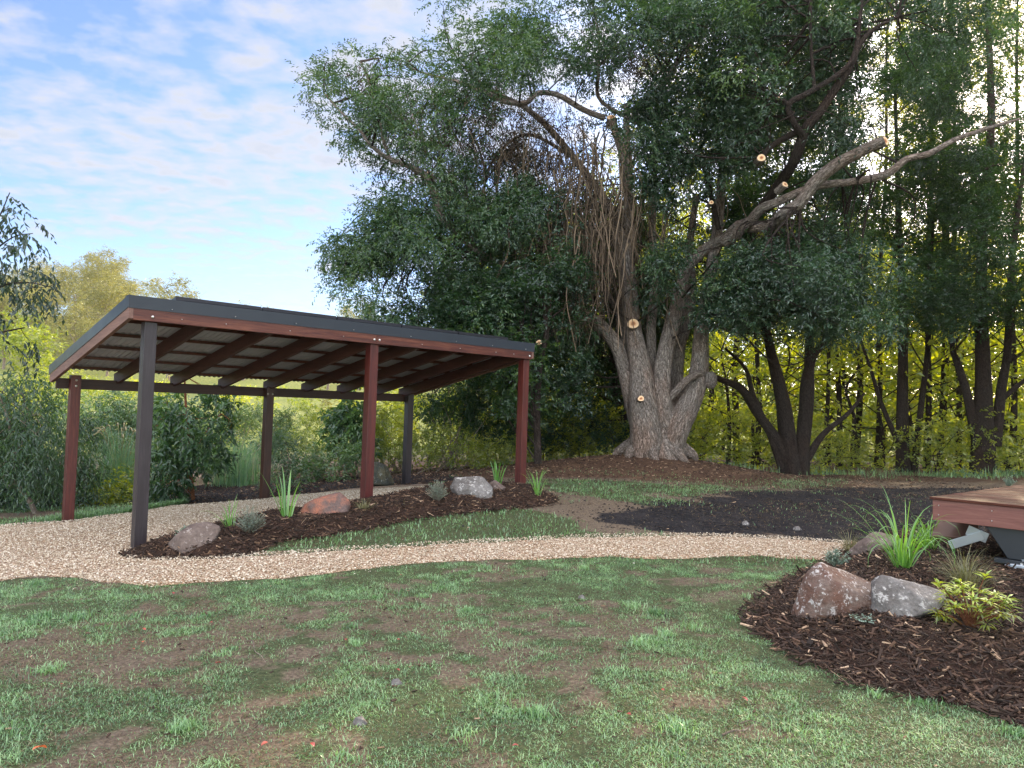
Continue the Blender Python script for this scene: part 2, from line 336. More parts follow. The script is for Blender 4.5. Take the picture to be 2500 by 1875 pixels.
M['stone'] = tintmat('river_gravel', [(0, (.23, .17, .11)), (.3, (.42, .34, .24)), (.65, (.58, .50, .385)), (1, (.80, .74, .63))], .75)
M['clod'] = tintmat('soil_clod', [(0, (.010, .010, .012)), (.33, (.035, .032, .032)), (.5, (.075, .055, .042)), (1, (.17, .13, .10))], .95, 60)
M['chip'] = tintmat('bark_mulch', [(0, (.014, .009, .007)), (.45, (.045, .026, .018)), (.75, (.11, .062, .04)), (.9, (.24, .15, .095)), (1, (.48, .34, .23))], .8, 60)
def gravelmat():
    n = N('gravel_bed'); tc = n.n('ShaderNodeTexCoord').outputs['Object']
    v = n.n('ShaderNodeTexVoronoi'); v.inputs['Scale'].default_value = 62; n.l(tc, v.inputs['Vector'])
    sep = n.n('ShaderNodeSeparateColor'); n.l(v.outputs['Color'], sep.inputs[0])
    c = n.ramp(sep.outputs[0], [(0, (.20, .125, .075)), (.35, (.42, .30, .20)), (.7, (.58, .45, .33)), (1, (.76, .68, .56))])
    d = n.ramp(v.outputs['Distance'], [(.25, (1, 1, 1)), (.75, (.35, .3, .27))]); c = n.mix(1., c, d, 'MULTIPLY')
    b = n.noise(tc, 1.1, 4); c = n.mix(n.ramp(b, [(.4, (0, 0, 0)), (.65, (.45, .45, .45))]), c, n.mix(1., c, (.82, .68, .5), 'MULTIPLY'))
    return n.pbsdf(c, .85, n.bump(n.math('SUBTRACT', 1., v.outputs['Distance']), .9, .012), .25)
M['gravel'] = gravelmat()
def mulchmat():
    n = N('mulch_base'); tc = n.n('ShaderNodeTexCoord').outputs['Object']; a = n.noise(tc, 45, 5, .75, 1.); b = n.noise(tc, 5, 3)
    c = n.ramp(a, [(.3, (.010, .006, .005)), (.55, (.045, .024, .017)), (.75, (.11, .065, .042))]); return n.pbsdf(c, .9, n.bump(a, 1., .02), .2)
M['mulch'] = mulchmat()
def groundmat():
    n = N('ground_soil'); tc = n.n('ShaderNodeTexCoord').outputs['Object']; z = n.attr('zone', 'Color')
    sep = n.n('ShaderNodeSeparateColor'); n.l(z, sep.inputs[0])
    a = n.noise(tc, 38, 6, .75); b = n.noise(tc, 3.5, 5, .6); f = n.noise(tc, 160, 3, .7)
    soil = n.ramp(a, [(.3, (.045, .034, .025)), (.5, (.125, .097, .072)), (.72, (.26, .21, .155))]); soil = n.mix(n.ramp(f, [(.55, (0, 0, 0)), (.7, (.8, .8, .8))]), soil, (.21, .165, .11))
    turf = n.ramp(a, [(.3, (.025, .032, .016)), (.5, (.06, .075, .035)), (.75, (.13, .14, .07))])
    blk = n.ramp(n.math('MULTIPLY_ADD', b, .5, n.math('MULTIPLY', a, .6)), [(.42, (.007, .007, .009)), (.62, (.024, .022, .025)), (.76, (.075, .062, .052))])
    blk = n.mix(n.ramp(f, [(.66, (0, 0, 0)), (.72, (.8, .8, .8))]), blk, (.22, .19, .16))
    lit = n.ramp(a, [(.3, (.03, .018, .012)), (.5, (.085, .05, .034)), (.68, (.16, .10, .068)), (.8, (.3, .22, .16))])
    past = n.ramp(b, [(.3, (.09, .13, .04)), (.55, (.18, .20, .06)), (.75, (.28, .27, .10))])
    c = n.mix(n.ramp(n.math('ADD', sep.outputs[0], n.math('MULTIPLY', n.math('SUBTRACT', b, .5), .6)), [(.35, (0, 0, 0)), (.65, (1, 1, 1))]), soil, turf)
    def soft(s_): return n.ramp(n.math('ADD', s_, n.math('ADD', n.math('MULTIPLY', n.math('SUBTRACT', b, .5), .8), n.math('MULTIPLY', n.math('SUBTRACT', a, .5), .7))), [(.4, (0, 0, 0)), (.6, (1, 1, 1))])
    c = n.mix(soft(sep.outputs[2]), c, lit); c = n.mix(soft(sep.outputs[1]), c, blk)
    c = n.mix(n.attr('far', 'Fac'), c, past)
    return n.pbsdf(c, .95, n.bump(n.math('ADD', a, n.math('MULTIPLY', f, .4)), .8, .025), .15)
M['ground'] = groundmat()

# ------------------------------------------------------------------ ground sheet
def axis(lo, hi, st, out, g=1.18):
    a = list(np.arange(lo, hi+1e-6, st)); s = st; x = lo
    while x > -out: s *= g; x -= min(s, 12); a.insert(0, x)
    s = st; x = hi
    while x < out: s *= g; x += min(s, 12); a.append(x)
    return np.array(a)
gx = axis(-10, 13, .07, 420); gy = axis(2, 21, .07, 420)
X, Y = np.meshgrid(gx, gy, indexing='ij'); 
Z = H(X.ravel(), Y.ravel()).reshape(X.shape)
Z += (fbm(X, Y, .45, 3)-.5)*.03*ss(-np.hypot(X, Y-8), -30, -15)
dg = dpoly(X, Y, gravel_poly)
def lawn_density(x, y):
    """how much living grass covers the ground, 0..1"""
    n = fbm(x*.7, y, .8, 4); n2 = fbm(x+40, y*1.3, .25, 3)
    n3 = fbm(x+11, y*1.2+7, .1, 2)
    d = .24+.76*ss(n*.45+n2*.33+n3*.22, .37, .56)
    d *= 1-.6*np.exp(-(((x+2.9)/1.1)**2+((y-4.6)/.5)**2))            # worn brown patch on the left
    d = np.maximum(d, .75*ss(x, .8, 2.2)*ss(-y, -7.3, -6))
    far = ss(y, 7.6, 8.4)
    strip = fbm(x*.6+9, y*1.2+5, 1.1, 4)
    d = d*(1-far)+far*ss(strip, .42, .6)*.85*(1-ss(y, 12.4+.25*np.abs(x-6), 14.5+.25*np.abs(x-6)))
    return np.maximum(d, ss(dpoly(x, y, strip_poly), -.3, .5)*(.35+.65*ss(fbm(x, y, .6), .35, .6)))
dl = lawn_density(X, Y)
zb = np.maximum(ss(dpoly(X, Y, soil_poly)+1.3*(fbm(X, Y*1.6, .8)-.5), -.6, .25), ss(dpoly(X, Y, pad_soil_poly), -.25, .1))
litter = np.clip(np.exp(-(((X-2.2)/5.5)**2+((Y-16.2)/2.4)**2)*1.1)*1.4, 0, 1)*ss(Y, 13., 14.5) + .6*ss(Y, 17, 19)*ss(-np.hypot(X-6, Y-24), -17, -12)
farw = ss(np.hypot(X, Y-10), 24, 34)
nx, ny = X.shape; gm = MB(); ii, jj = np.meshgrid(np.arange(nx-1), np.arange(ny-1), indexing='ij'); k = ii*ny+jj
gm.add(np.stack([X, Y, Z], -1).reshape(-1, 3), np.stack([k, k+ny, k+ny+1, k+1], -1).reshape(-1, 4))
g = gm.build('ground', M['ground'], smooth=True); tag(g, 'bare soil and turf ground rising to a far pasture and hill', 'ground', kind='structure')
def pattr(o, nm, ty, key, arr): a = o.data.attributes.new(nm, ty, 'POINT'); a.data.foreach_set(key, arr.astype(np.float32).ravel())
col = np.stack([dl, zb, np.clip(litter, 0, 1), np.ones_like(dl)], -1); pattr(g, 'zone', 'FLOAT_COLOR', 'color', col); pattr(g, 'far', 'FLOAT', 'value', farw)
def sheet(name, poly, step, zfun, material, label, cat, kind):
    P = np.array(poly); x = np.arange(P[:, 0].min()-.2, P[:, 0].max()+.2, step); y = np.arange(P[:, 1].min()-.2, P[:, 1].max()+.2, step)
    X, Y = np.meshgrid(x, y, indexing='ij'); d = dpoly(X, Y, poly)+(fbm(X, Y, .18, 3)-.5)*.12
    Z = zfun(X.ravel(), Y.ravel(), d.ravel()).reshape(X.shape); nx, ny = X.shape
    ok = (d > -.02); c = ok[:-1, :-1] & ok[1:, :-1] & ok[:-1, 1:] & ok[1:, 1:]
    i, j = np.nonzero(c); k = i*ny+j; q = np.stack([k, k+ny, k+ny+1, k+1], -1); used, inv = np.unique(q, return_inverse=True)
    mb = MB(); mb.add(np.stack([X, Y, Z], -1).reshape(-1, 3)[used], inv.reshape(-1, 4)); o = mb.build(name, material, smooth=True); return tag(o, label, cat, kind=kind)
sheet('gravel_path', gravel_poly, .045, lambda x, y, d: H(x, y)-.028+.05*ss(d, -.03, .12), M['gravel'], 'pale cream gravel path and parking pad', 'path', 'structure')
sheet('mulch_bed', bed1_poly, .05, lambda x, y, d: H(x, y)-.03+mound(x, y)+.048*ss(d, -.02, .1), M['mulch'], 'dark bark mulch mound along the carport front', 'mulch', 'structure')
sheet('mulch_bed', bed2_poly, .05, lambda x, y, d: H(x, y)-.03+mound(x, y)+.048*ss(d, -.02, .1), M['mulch'], 'dark bark mulch bed around the boulders by the deck', 'mulch', 'structure')

# ------------------------------------------------------------------ scatter: gravel stones, mulch chips, grass
def sample(poly, n, ymax=99, grow=.05):
    P = np.array(poly); out = []; tot = 0
    while tot < n:
        x = rng.uniform(P[:, 0].min(), P[:, 0].max(), n*2); y = rng.uniform(P[:, 1].min(), P[:, 1].max(), n*2)
        m = (y < ymax) & (np.abs(x) < .72*y+1.6) & (dpoly(x, y, poly) > -grow*rng.random(n*2)**2); out.append(np.c_[x, y][m]); tot += m.sum()
    return np.concatenate(out)[:n]
def stones(xy, r0, r1, zoff):
    n = len(xy); c = np.c_[xy, H(xy[:, 0], xy[:, 1])+zoff]; o = np.array([[1, 0, 0], [-1, 0, 0], [0, 1, 0], [0, -1, 0], [0, 0, 1], [0, 0, -1]], float)
    r = (r0+(r1-r0)*rng.random(n)**2)[:, None, None]; th = rng.random(n)*6.28; sc_ = np.stack([np.ones(n), .6+.35*rng.random(n), .45+.3*rng.random(n)], -1)
    v = o[None]*sc_[:, None]*(1+.3*(rng.random((n, 6, 3))-.5)) + .25*(rng.random((n, 6, 3))-.5)
    x = v[..., 0]*np.cos(th)[:, None]-v[..., 1]*np.sin(th)[:, None]; y = v[..., 0]*np.sin(th)[:, None]+v[..., 1]*np.cos(th)[:, None]
    v = np.stack([x, y, v[..., 2]], -1)*r+c[:, None]
    f = np.array([[0, 2, 4], [2, 1, 4], [1, 3, 4], [3, 0, 4], [2, 0, 5], [1, 2, 5], [3, 1, 5], [0, 3, 5]])
    return v.reshape(-1, 3), (f[None]+np.arange(n)[:, None, None]*6).reshape(-1, 3), np.repeat(rng.random(n), 6)
mb = MB(); xy = sample(gravel_poly, 62000, 12.5); v, t, ti = stones(xy, .005, .013, .032); mb.add(v, None, t, ti)
xy = sample(gravel_poly, 2500, 9.5, .35); v, t, ti = stones(xy, .004, .010, .012); mb.add(v, None, t, ti)
tag(mb.build('gravel_stones', M['stone']), 'loose cream and tan pebbles covering the gravel path', 'gravel', kind='stuff')
def chips(xy, z, l0, l1, wf, tint, lift=.012, tilt=.35):
    n = len(xy); L = (l0+(l1-l0)*rng.random(n)**2.2); W = L*(wf*(.5+rng.random(n))); W = np.minimum(W, .022); T = W*.4+.0012
    th = rng.random(n)*6.28; ti = rng.normal(size=n)*tilt
    d = np.stack([np.cos(th)*np.cos(ti), np.sin(th)*np.cos(ti), np.sin(ti)], -1); s = np.stack([-np.sin(th), np.cos(th), rng.normal(size=n)*.4], -1); s = unit(s); u = unit(np.cross(d, s))
    c = np.c_[xy, z+lift*rng.random(n)+.003]
    V = []
    for a, b, w in ((-1, -1, 1.), (-1, 1, .8), (1, 1, .45), (1, -1, .6)):
        for h in (-1, 1): V.append(c+d*(a*L/2)[:, None]+s*(b*W/2*w)[:, None]+u*(h*T/2)[:, None])
    v = np.stack(V, 1).reshape(-1, 3); f = np.array([[0, 2, 4, 6], [1, 7, 5, 3], [0, 1, 3, 2], [2, 3, 5, 4], [4, 5, 7, 6], [6, 7, 1, 0]])
    return v, (f[None]+np.arange(n)[:, None, None]*8).reshape(-1, 4), np.repeat(tint, 8)
mb = MB()
for poly, n, ym, sc_ in ((bed1_poly, 32000, 20, 1.), (bed2_poly, 80000, 11, 1.)):
    xy = sample(poly, n, ym, .12); z = HG(xy[:, 0], xy[:, 1])+.012
    t = np.clip(rng.beta(1.5, 2.8, n)*1.1+(rng.random(n) < .04)*.5, 0, 1)
    mb.add(*(lambda a: (a[0], a[1], None, a[2]))(chips(xy, z, .016, .05+.10*rng.random(n), np.where(rng.random(n) < .3, .045, .17), t, .024)))
tag(mb.build('bark_chips', M['chip']), 'dark shredded bark mulch heaped over both garden beds', 'mulch chips', kind='stuff')
# clods on the bare soil
mb = MB(); x = rng.uniform(-7, 13, 90000); y = rng.uniform(8.2, 18, 90000); dn = .5*ss(dpoly(x, y, soil_poly), -.6, .2)+.4*ss(dpoly(x, y, pad_soil_poly), -.2, .1)+.12*(1-lawn_density(x, y))*(y < 13); m = (rng.random(90000) < dn) & (dpoly(x, y, gravel_poly) < -.03) & (dpoly(x, y, bed1_poly) < 0)
xy = np.c_[x, y][m]; v, t, ti = stones(xy, .008, .03, .002); inb = np.repeat((dpoly(xy[:, 0], xy[:, 1], soil_poly) > -.3) | (dpoly(xy[:, 0], xy[:, 1], pad_soil_poly) > -.2), 6); mb.add(v, None, t, np.where(inb, ti*.34, .3+ti*.4))
tag(mb.build('soil_clods', M['clod']), 'crumbly dark clods of soil and ash on the bare ground', 'soil', kind='stuff')
# leaf litter and chips on bare soil
mb = MB(); n = 42000; x = rng.uniform(-7, 11, n); y = rng.uniform(11, 20, n)
den = (np.clip(np.exp(-(((x-2.2)/5.5)**2+((y-16.2)/2.4)**2))*1.3, 0, 1)*.9+.0)*(dpoly(x, y, soil_poly) < 0)+.035*(dpoly(x, y, soil_poly) > 0)+.3*(dpoly(x, y, pad_soil_poly) > 0)+.25*ss(y, 16.5, 18)
m = (rng.random(n) < den) & (dpoly(x, y, gravel_poly) < .0); xy = np.c_[x, y][m]; n = len(xy)
mb.add(*(lambda a: (a[0], a[1], None, a[2]))(chips(xy, H(xy[:, 0], xy[:, 1])+.006, .02, .07, .35, np.clip(rng.beta(2, 2.2, n)+.1, 0, 1), .01, .2)))
n = 5200; x = rng.uniform(-5, 7, n); y = rng.uniform(3, 13, n); xy = np.c_[x, y][dpoly(x, y, gravel_poly) < 0]; n = len(xy)
mb.add(*(lambda a: (a[0], a[1], None, a[2]))(chips(xy, H(xy[:, 0], xy[:, 1])+.006, .01, .035, .3, np.clip(rng.beta(2, 2, n), 0, 1), .006, .15)))
tag(mb.build('leaf_litter', M['chip']), 'brown leaf litter and wood chip scattered on bare soil', 'leaf litter', kind='stuff')
def blades(mb, xy, z, L, W, lean, tint, az=None):
    n = len(xy); th = rng.random(n)*6.28 if az is None else az; d = np.stack([np.cos(th), np.sin(th)], -1); s = np.c_[-d[:, 1], d[:, 0], np.zeros(n)]
    b = np.c_[xy, z]; up = np.cos(lean); ho = np.sin(lean)
    m = b+np.c_[d*(L*.5*ho*.7)[:, None], L*.5*up*1.15]; t = b+np.c_[d*(L*ho*1.1)[:, None], L*up*.85]
    v = np.stack([b-s*W[:, None]/2, b+s*W[:, None]/2, m+s*W[:, None]*.42, m-s*W[:, None]*.42, t], 1).reshape(-1, 3); k = np.arange(n)[:, None]*5
    mb.add(v, k+np.array([[0, 1, 2, 3]]), k+np.array([[3, 2, 4]]), np.repeat(tint, 5))
def lawn(n, y0, y1, xmul, L0, W0, dry, seed_off=0, dens=None):
    y = np.sqrt(rng.uniform(y0**2, y1**2, n)); x = rng.uniform(-1, 1, n)*(.72*y+1.3)
    d = (dens or lawn_density)(x, y)
    for p in (bed1_poly, bed2_poly, gravel_poly): d = d*(dpoly(x, y, p) < .03*rng.random(n))
    d = d*(1-ss(dpoly(x, y, soil_poly)+1.6*(fbm(x, y, .7)-.5), -.4, .7)*.95)*(1-ss(dpoly(x, y, pad_soil_poly), -.1, .1))
    if dry: d = .25+.6*(1-d)*(d > 0)
    m = rng.random(n) < d
    for p in (bed1_poly, bed2_poly, gravel_poly): m &= dpoly(x, y, p) < .02
    x, y = x[m], y[m]; n = len(x); return np.c_[x, y]
mb = MB(); 
xy = lawn(760000, 2.9, 7.9, 1, 0, 0, False); n = len(xy); tuft = fbm(xy[:, 0]+3, xy[:, 1], .16, 3)
blades(mb, xy, H(xy[:, 0], xy[:, 1])-.002, (.012+.024*rng.random(n)**1.5)*(.4+1.2*tuft), .0018+.0026*rng.random(n), .5+1.0*rng.random(n), np.clip(tuft*1.0-.05+rng.normal(size=n)*.27, 0, 1))
for _ in range(110):
    y = math.sqrt(rng.uniform(9, 60)); x = rng.uniform(-1, 1)*(.7*y+.5)
    if min(-dpoly(np.array([x]), np.array([y]), p_)[0] for p_ in (bed1_poly, bed2_poly, gravel_poly)) < .05: continue
    m = int(rng.uniform(40, 160)); r_ = rng.uniform(.02, .07); q = np.array([x, y])+rng.normal(size=(m, 2))*r_; blades(mb, q, H(q[:, 0], q[:, 1])-.002, rng.uniform(.03, .075)*(.5+.6*rng.random(m)), .003+.003*rng.random(m), .2+.9*rng.random(m), np.clip(rng.uniform(.2, .8)+rng.normal(size=m)*.2, 0, 1))
xy = lawn(170000, 7.8, 18.5, 1, 0, 0, False); n = len(xy); tuft = fbm(xy[:, 0]+3, xy[:, 1], .4, 3)
blades(mb, xy, H(xy[:, 0], xy[:, 1])-.002, (.025+.05*rng.random(n)), .005+.005*rng.random(n), .3+.9*rng.random(n), np.clip(tuft*.8+rng.normal(size=n)*.18, 0, 1))
tag(mb.build('lawn_grass', M['grass']), 'short patchy green lawn grass', 'grass', kind='stuff')
mb = MB(); xy = lawn(300000, 2.9, 8.2, 1, 0, 0, True); n = len(xy)
blades(mb, xy, H(xy[:, 0], xy[:, 1]), .018+.035*rng.random(n), .0016+.0022*rng.random(n), 1.15+.4*rng.random(n), np.clip(rng.beta(2, 3, n), 0, 1))
xy = lawn(60000, 8, 16, 1, 0, 0, True); n = len(xy)
blades(mb, xy, H(xy[:, 0], xy[:, 1]), .03+.05*rng.random(n), .004+.003*rng.random(n), 1.1+.4*rng.random(n), np.clip(rng.beta(2, 3, n), 0, 1))
tag(mb.build('dry_grass', M['straw']), 'dead straw coloured grass clippings matted over the soil', 'dry grass', kind='stuff')
# lusher grass along the back of the pad and below the forest edge
mb = MB(); pv = np.array(gpoly([(70, 1283), (285, 1261), (402, 1242), (330, 1225), (200, 1250)])); n = 9000
i = rng.integers(0, 3, n); t = rng.random(n); base = pv[[0, 1, 2]][np.minimum(i, 1)]; nxt = pv[[0, 1, 2]][np.minimum(i, 1)+1]
xy = base*(1-t[:, None])+nxt*t[:, None]+np.c_[np.zeros(n), rng.random(n)*.8+.05]; blades(mb, xy, H(xy[:, 0], xy[:, 1]), .05+.1*rng.random(n), .005+.004*rng.random(n), .2+.8*rng.random(n), np.clip(.3+.3*rng.normal(size=n), 0, 1))
n = 46000; x = rng.uniform(-1, 19, n); y = rng.uniform(17, 23, n); yc = 18.3+.16*np.abs(x-5)+.3*np.sin(x); m = rng.random(n) < np.exp(-((y-yc-1.1)/.9)**2)*ss(fbm(x, y, 1.2), .35, .55); m &= np.hypot((x-BT[0])/3, (y-BT[1])/2.2) > 1
xy = np.c_[x, y][m]; n = len(xy); blades(mb, xy, H(xy[:, 0], xy[:, 1]), (.06+.34*rng.random(n)**2.5)*(.3+1.2*fbm(xy[:, 0], xy[:, 1], .5)), .006+.006*rng.random(n), .1+.8*rng.random(n), np.clip(.4+.3*rng.normal(size=n), 0, 1))
tag(mb.build('long_grass', M['grass']), 'longer rough grass fringing the pad and the forest edge', 'long grass', kind='stuff')
# ------------------------------------------------------------------ carport
A0, B0 = -.132, 3.22
cpo = empty('carport', (_o[0], _o[1], 0), 'open timber carport with red hardwood posts, slate blue flashing and a sloping corrugated roof', 'carport', rz=.752)
ZF = .844+CAMZ; ZB = .13+CAMZ; SL = .19
def part(name, lo, hi, m, parent=cpo, bev=.004, label=None, shift=0.):
    mb = MB(); mb.box(lo, hi); 
    mb.bk = [b+np.array([shift, shift*1.7, shift*.6]) for b in mb.bk]
    o = mb.build(name, m, parent)
    if bev: bevel(o, bev)
    if label: o['label'] = label
    return o
posts = [(0, 0, -.1, ZF-.002, 'dark_z', 'near-black front corner post at the tip of the mulch bed'), (2.80, 0, .12, ZF-.002, 'red_z', 'red front middle post'), (5.62, 0, .22, ZF-.002, 'red_z', None),
         (.02, B0-.125, -.25, ZB+.19, 'red_z', None), (2.83, B0-.125, -.1, ZB+.16, 'brown_z', 'dark brown back middle post'), (5.62, B0-.125, .05, ZB+.16, 'dark_z', 'near-black back post')]
for i, (a, b, z0, z1, mt, lb) in enumerate(posts): part('post', (a, b, z0), (a+.125, b+.125, z1), M[mt], label=lb, shift=i*3.1)
part('front_beam', (A0, -.045, ZF), (2.86, 0, ZF+.126), M['red_x'], shift=1)
part('front_beam', (2.862, -.045, ZF), (5.745, 0, ZF+.126), M['red_x'], shift=7)
part('back_beam', (A0, B0+.002, ZB), (2.89, B0+.047, ZB+.1445), M['dark_x'], shift=3)
part('back_beam', (2.892, B0+.002, ZB), (5.75, B0+.047, ZB+.1445), M['dark_x'], shift=9)
def sloped(name, a0, a1, b0, b1, z0, h, m, shift=0, snipe=0.):
    """a bar running down the roof slope; z0 is the height of its underside at b = 0"""
    mb = MB(); v = []
    for a in (a0, a1): v += [(a, b0, z0-SL*b0), (a, b0, z0+h-SL*b0), (a, b1, z0+h-SL*b1), (a, b1, z0+snipe-SL*b1), (a, b1-snipe*1.6, z0-SL*(b1-snipe*1.6))]
    f = [(0, 1, 6, 5), (1, 2, 7, 6), (2, 3, 8, 7), (3, 4, 9, 8), (4, 0, 5, 9)]; v = np.array(v)
    mb.add(v, f+[(5, 6, 7, 8), (0, 3, 2, 1)], [(0, 4, 3), (5, 8, 9)], bk=v+shift)
    o = mb.build(name, m, cpo); return o
sloped('barge_board', A0-.045, A0-.001, -.045, 3.40, .849+CAMZ, .118, M['barge'], 2, .03)
sloped('barge_board', 5.747, 5.79, -.045, 3.40, .849+CAMZ, .118, M['barge'], 5, .03)
for i, a in enumerate((.62, 1.40, 2.13, 2.88, 3.56, 4.25, 4.97, 5.57)):
    sloped('rafter', a, a+.05, .002, 3.36, .845+CAMZ, .165, M['red_y'], i*2.3, .055)
for i, b in enumerate((.12, .70, 1.32, 1.94, 2.56, 3.17)):
    z = 1.0115+CAMZ-SL*b; mb = MB(); mb.box((A0, b, z), (5.745, b+.045, z+.038)); mb.bk = [x+i for x in mb.bk]; mb.build('purlin', M['red_x'], cpo)
# corrugated sheet: waves across a, running down the slope, with real thickness
na = 460; a = np.linspace(A0, 5.745, na); wv = .0085*np.cos(a/.076*2*np.pi); bb = np.array([-.03, 3.42]); mb = MB(); V = []
for off in (0, .003):
    for b in bb: V.append(np.stack([a, np.full(na, b), 1.0605+CAMZ-SL*b+wv+off], -1))
V = np.concatenate(V); i = np.arange(na-1)
q = [np.stack([i, i+1, i+1+na, i+na], -1), np.stack([i+2*na, i+3*na, i+1+3*na, i+1+2*na], -1), np.stack([i, i+2*na, i+1+2*na, i+1], -1), np.stack([i+na, i+1+na, i+1+3*na, i+3*na], -1)]
mb.add(V, np.concatenate(q)); o = mb.build('roof_sheet', M['iron'], cpo)
part('front_flashing', (A0-.052, -.052, ZF+.123), (5.80, -.0465, ZF+.258), M['flash'], bev=0)
part('front_flashing_lip', (A0-.052, -.046, ZF+.250), (5.80, .09, ZF+.2575), M['flash'], bev=0)
def bflash(a0, a1):
    mb = MB(); v = np.array([(x, b, z-SL*b) for x in (a0, a1) for b, z in ((-.046, .967+CAMZ), (-.046, 1.098+CAMZ), (3.44, 1.098+CAMZ), (3.44, .967+CAMZ))])
    mb.add(v, [(0, 1, 2, 3), (7, 6, 5, 4), (0, 4, 5, 1), (1, 5, 6, 2), (2, 6, 7, 3), (3, 7, 4, 0)]); return mb.build('side_flashing', M['flash'], cpo)
bflash(A0-.052, A0-.0465); bflash(5.794, 5.80)
def bolt(a, b, z, r=.016, parent=cpo, axis='y', name='bolt'):
    mb = MB(); th = np.linspace(0, 6.283, 13)[:-1]; V = []
    for rr, dd in ((1, 0), (.95, .006), (.6, .012), (.02, .014)): V.append(np.stack([a+r*rr*np.cos(th), np.full(12, b-dd), z+r*rr*np.sin(th)], -1))
    k = np.arange(12); k2 = (k+1) % 12; mb.add(np.concatenate(V), np.concatenate([np.stack([k+12*j, k2+12*j, k2+12*j+12, k+12*j+12], -1) for j in range(3)])); return mb.build(name, M['bolt'], parent, smooth=True)
for a in (.06, 5.70, 2.825, 2.905): bolt(a, -.045, ZF+(.05 if a < 2 or a > 5 else .055))
for a in (.085, 2.85, 2.93): bolt(a, B0-.125, ZB+.04)
bolt(.085, B0-.125, ZB+.12)
for a in (.36, .85, 1.63, 2.36, 3.6, 4.28, 4.98, 5.35): bolt(a, -.045, ZF+.055, .006, name='screw')
for a in (.25, .95, 1.7, 2.5, 3.4, 4.2, 4.9, 5.6): bolt(a, -.052, ZF+.15, .005, name='screw')
ax = np.array([*_a, 0]); bx = np.array([*_b, 0]); Rz = np.stack([ax, bx, [0, 0, 1]], 1)
for i in range(5):                                                      # solar panels lie on the roof
    a0 = .37+i*1.02; b0 = .2; p = _o+_a*a0+_b*b0; ep = empty('solar_panel', (p[0], p[1], 1.184+CAMZ-SL*b0), 'black framed solar panel on the carport roof, '+['nearest the left end', 'second from the left', 'middle of the row', 'second from the right', 'at the right end'][i], 'solar panel', 'row of solar panels on the carport roof', .752)
    ep.rotation_euler = (-math.atan(SL), 0, .752)
    mb = MB()
    for lo, hi in (((0, 0, -.005), (1.0, .02, .035)), ((0, 1.63, -.005), (1.0, 1.65, .035)), ((0, .0205, -.005), (.02, 1.6295, .035)), ((.98, .0205, -.005), (1.0, 1.6295, .035))): mb.box(lo, hi)
    mb.build('frame', M['pframe'], ep); mb = MB(); mb.box((.0205, .0205, .018), (.9795, 1.6295, .030)); mb.build('glass', M['panel'], ep)
    for b in (.3, 1.3):
        mb = MB(); mb.box((-.01, b, -.09), (1.005, b+.04, -.006)); mb.build('rail', M['galv'], ep)

# ------------------------------------------------------------------ rocks
def icos(sub):
    import bmesh
    bm = bmesh.new(); bmesh.ops.create_icosphere(bm, subdivisions=sub, radius=1); v = np.array([x.co[:] for x in bm.verts]); f = np.array([[a.index for a in x.verts] for x in bm.faces]); bm.free(); return v, f
IV, IF = icos(6)
def rock(name, outline, material, label, depth=.8, seed=0, sink=.12, p=26, Yoff=0., group=None, rough=.08, hs=1.):
    r = np.random.default_rng(seed+100); o = np.array(outline, float); o[:, 1] = o[:, 1].max()+(o[:, 1]-o[:, 1].max())*hs; cx = (o[:, 0].min()+o[:, 0].max())/2; by = o[:, 1].max()
    P = GM(cx, by); Yc = P[1]+Yoff; sc_ = Yc/F_PX; w = (o[:, 0].max()-o[:, 0].min())*sc_; cy = (by*.55+o[:, 1].min()*.45)
    cen = at(cx, cy, Yc+w*depth*.45); q = (o-[cx, cy])*sc_*(1+w*depth*.45/Yc); q[:, 1] *= -1
    pl = []
    for i in range(len(q)):
        a, b = q[i], q[(i+1) % len(q)]; t = b-a; n = np.array([t[1], -t[0]]); n /= np.linalg.norm(n)+1e-9
        if n@((a+b)/2) < 0: n = -n
        d = n@a; 
        for s_ in (-1, 1): 
            tl = r.uniform(.05, .5)*s_; N3 = np.array([n[0], tl, n[1]]); N3 /= np.linalg.norm(N3); pl.append((N3, d*(N3[0]*n[0]+N3[2]*n[1])+.01))
    D = w*depth*.5
    for k in range(7):
        v = unit(np.array([r.uniform(-.8, .8), r.choice([-1, 1], p=[.7, .3]), r.uniform(-.1, .8)])); pl.append((v, D*r.uniform(.75, 1.1)))
    pl.append((np.array([0, 0, -1.]), abs(q[:, 1].min())+sink))
    s = np.zeros(len(IV))
    for n, d in pl: s += np.maximum(IV@n/max(d, .02), 0)**p
    R = s**(-1/p); V = IV*R[:, None]
    nz = (fbm(V[:, 0]*3+seed*7+V[:, 2]*2, V[:, 1]*3-V[:, 2]*2.4, w*.9, 5)-.5)+.45*np.abs(fbm(V[:, 0]*2-V[:, 1]*3+3, V[:, 2]*4+seed, w*.35, 3)-.5)
    V = V*(1+rough*2.2*nz)[:, None]
    mb = MB(); mb.add(V, None, IF); ob = mb.build(name, material, smooth=True); ob.location = cen
    return tag(ob, label, 'rock', group)
rock('boulder', [(1923, 1505), (1932, 1445), (1966, 1412), (1976, 1382), (1998, 1375), (2090, 1408), (2140, 1432), (2137, 1500), (2100, 1518), (1985, 1518)], M['rock_red'], 'large rust brown boulder with white lichen patches, left of the grey boulder', .85, 1)
rock('boulder', [(2134, 1505), (2139, 1432), (2158, 1406), (2190, 1409), (2262, 1432), (2296, 1440), (2292, 1468), (2262, 1500), (2180, 1520)], M['rock_grey'], 'smooth grey boulder tapering to a dark right end beside the rust boulder', .8, 2)
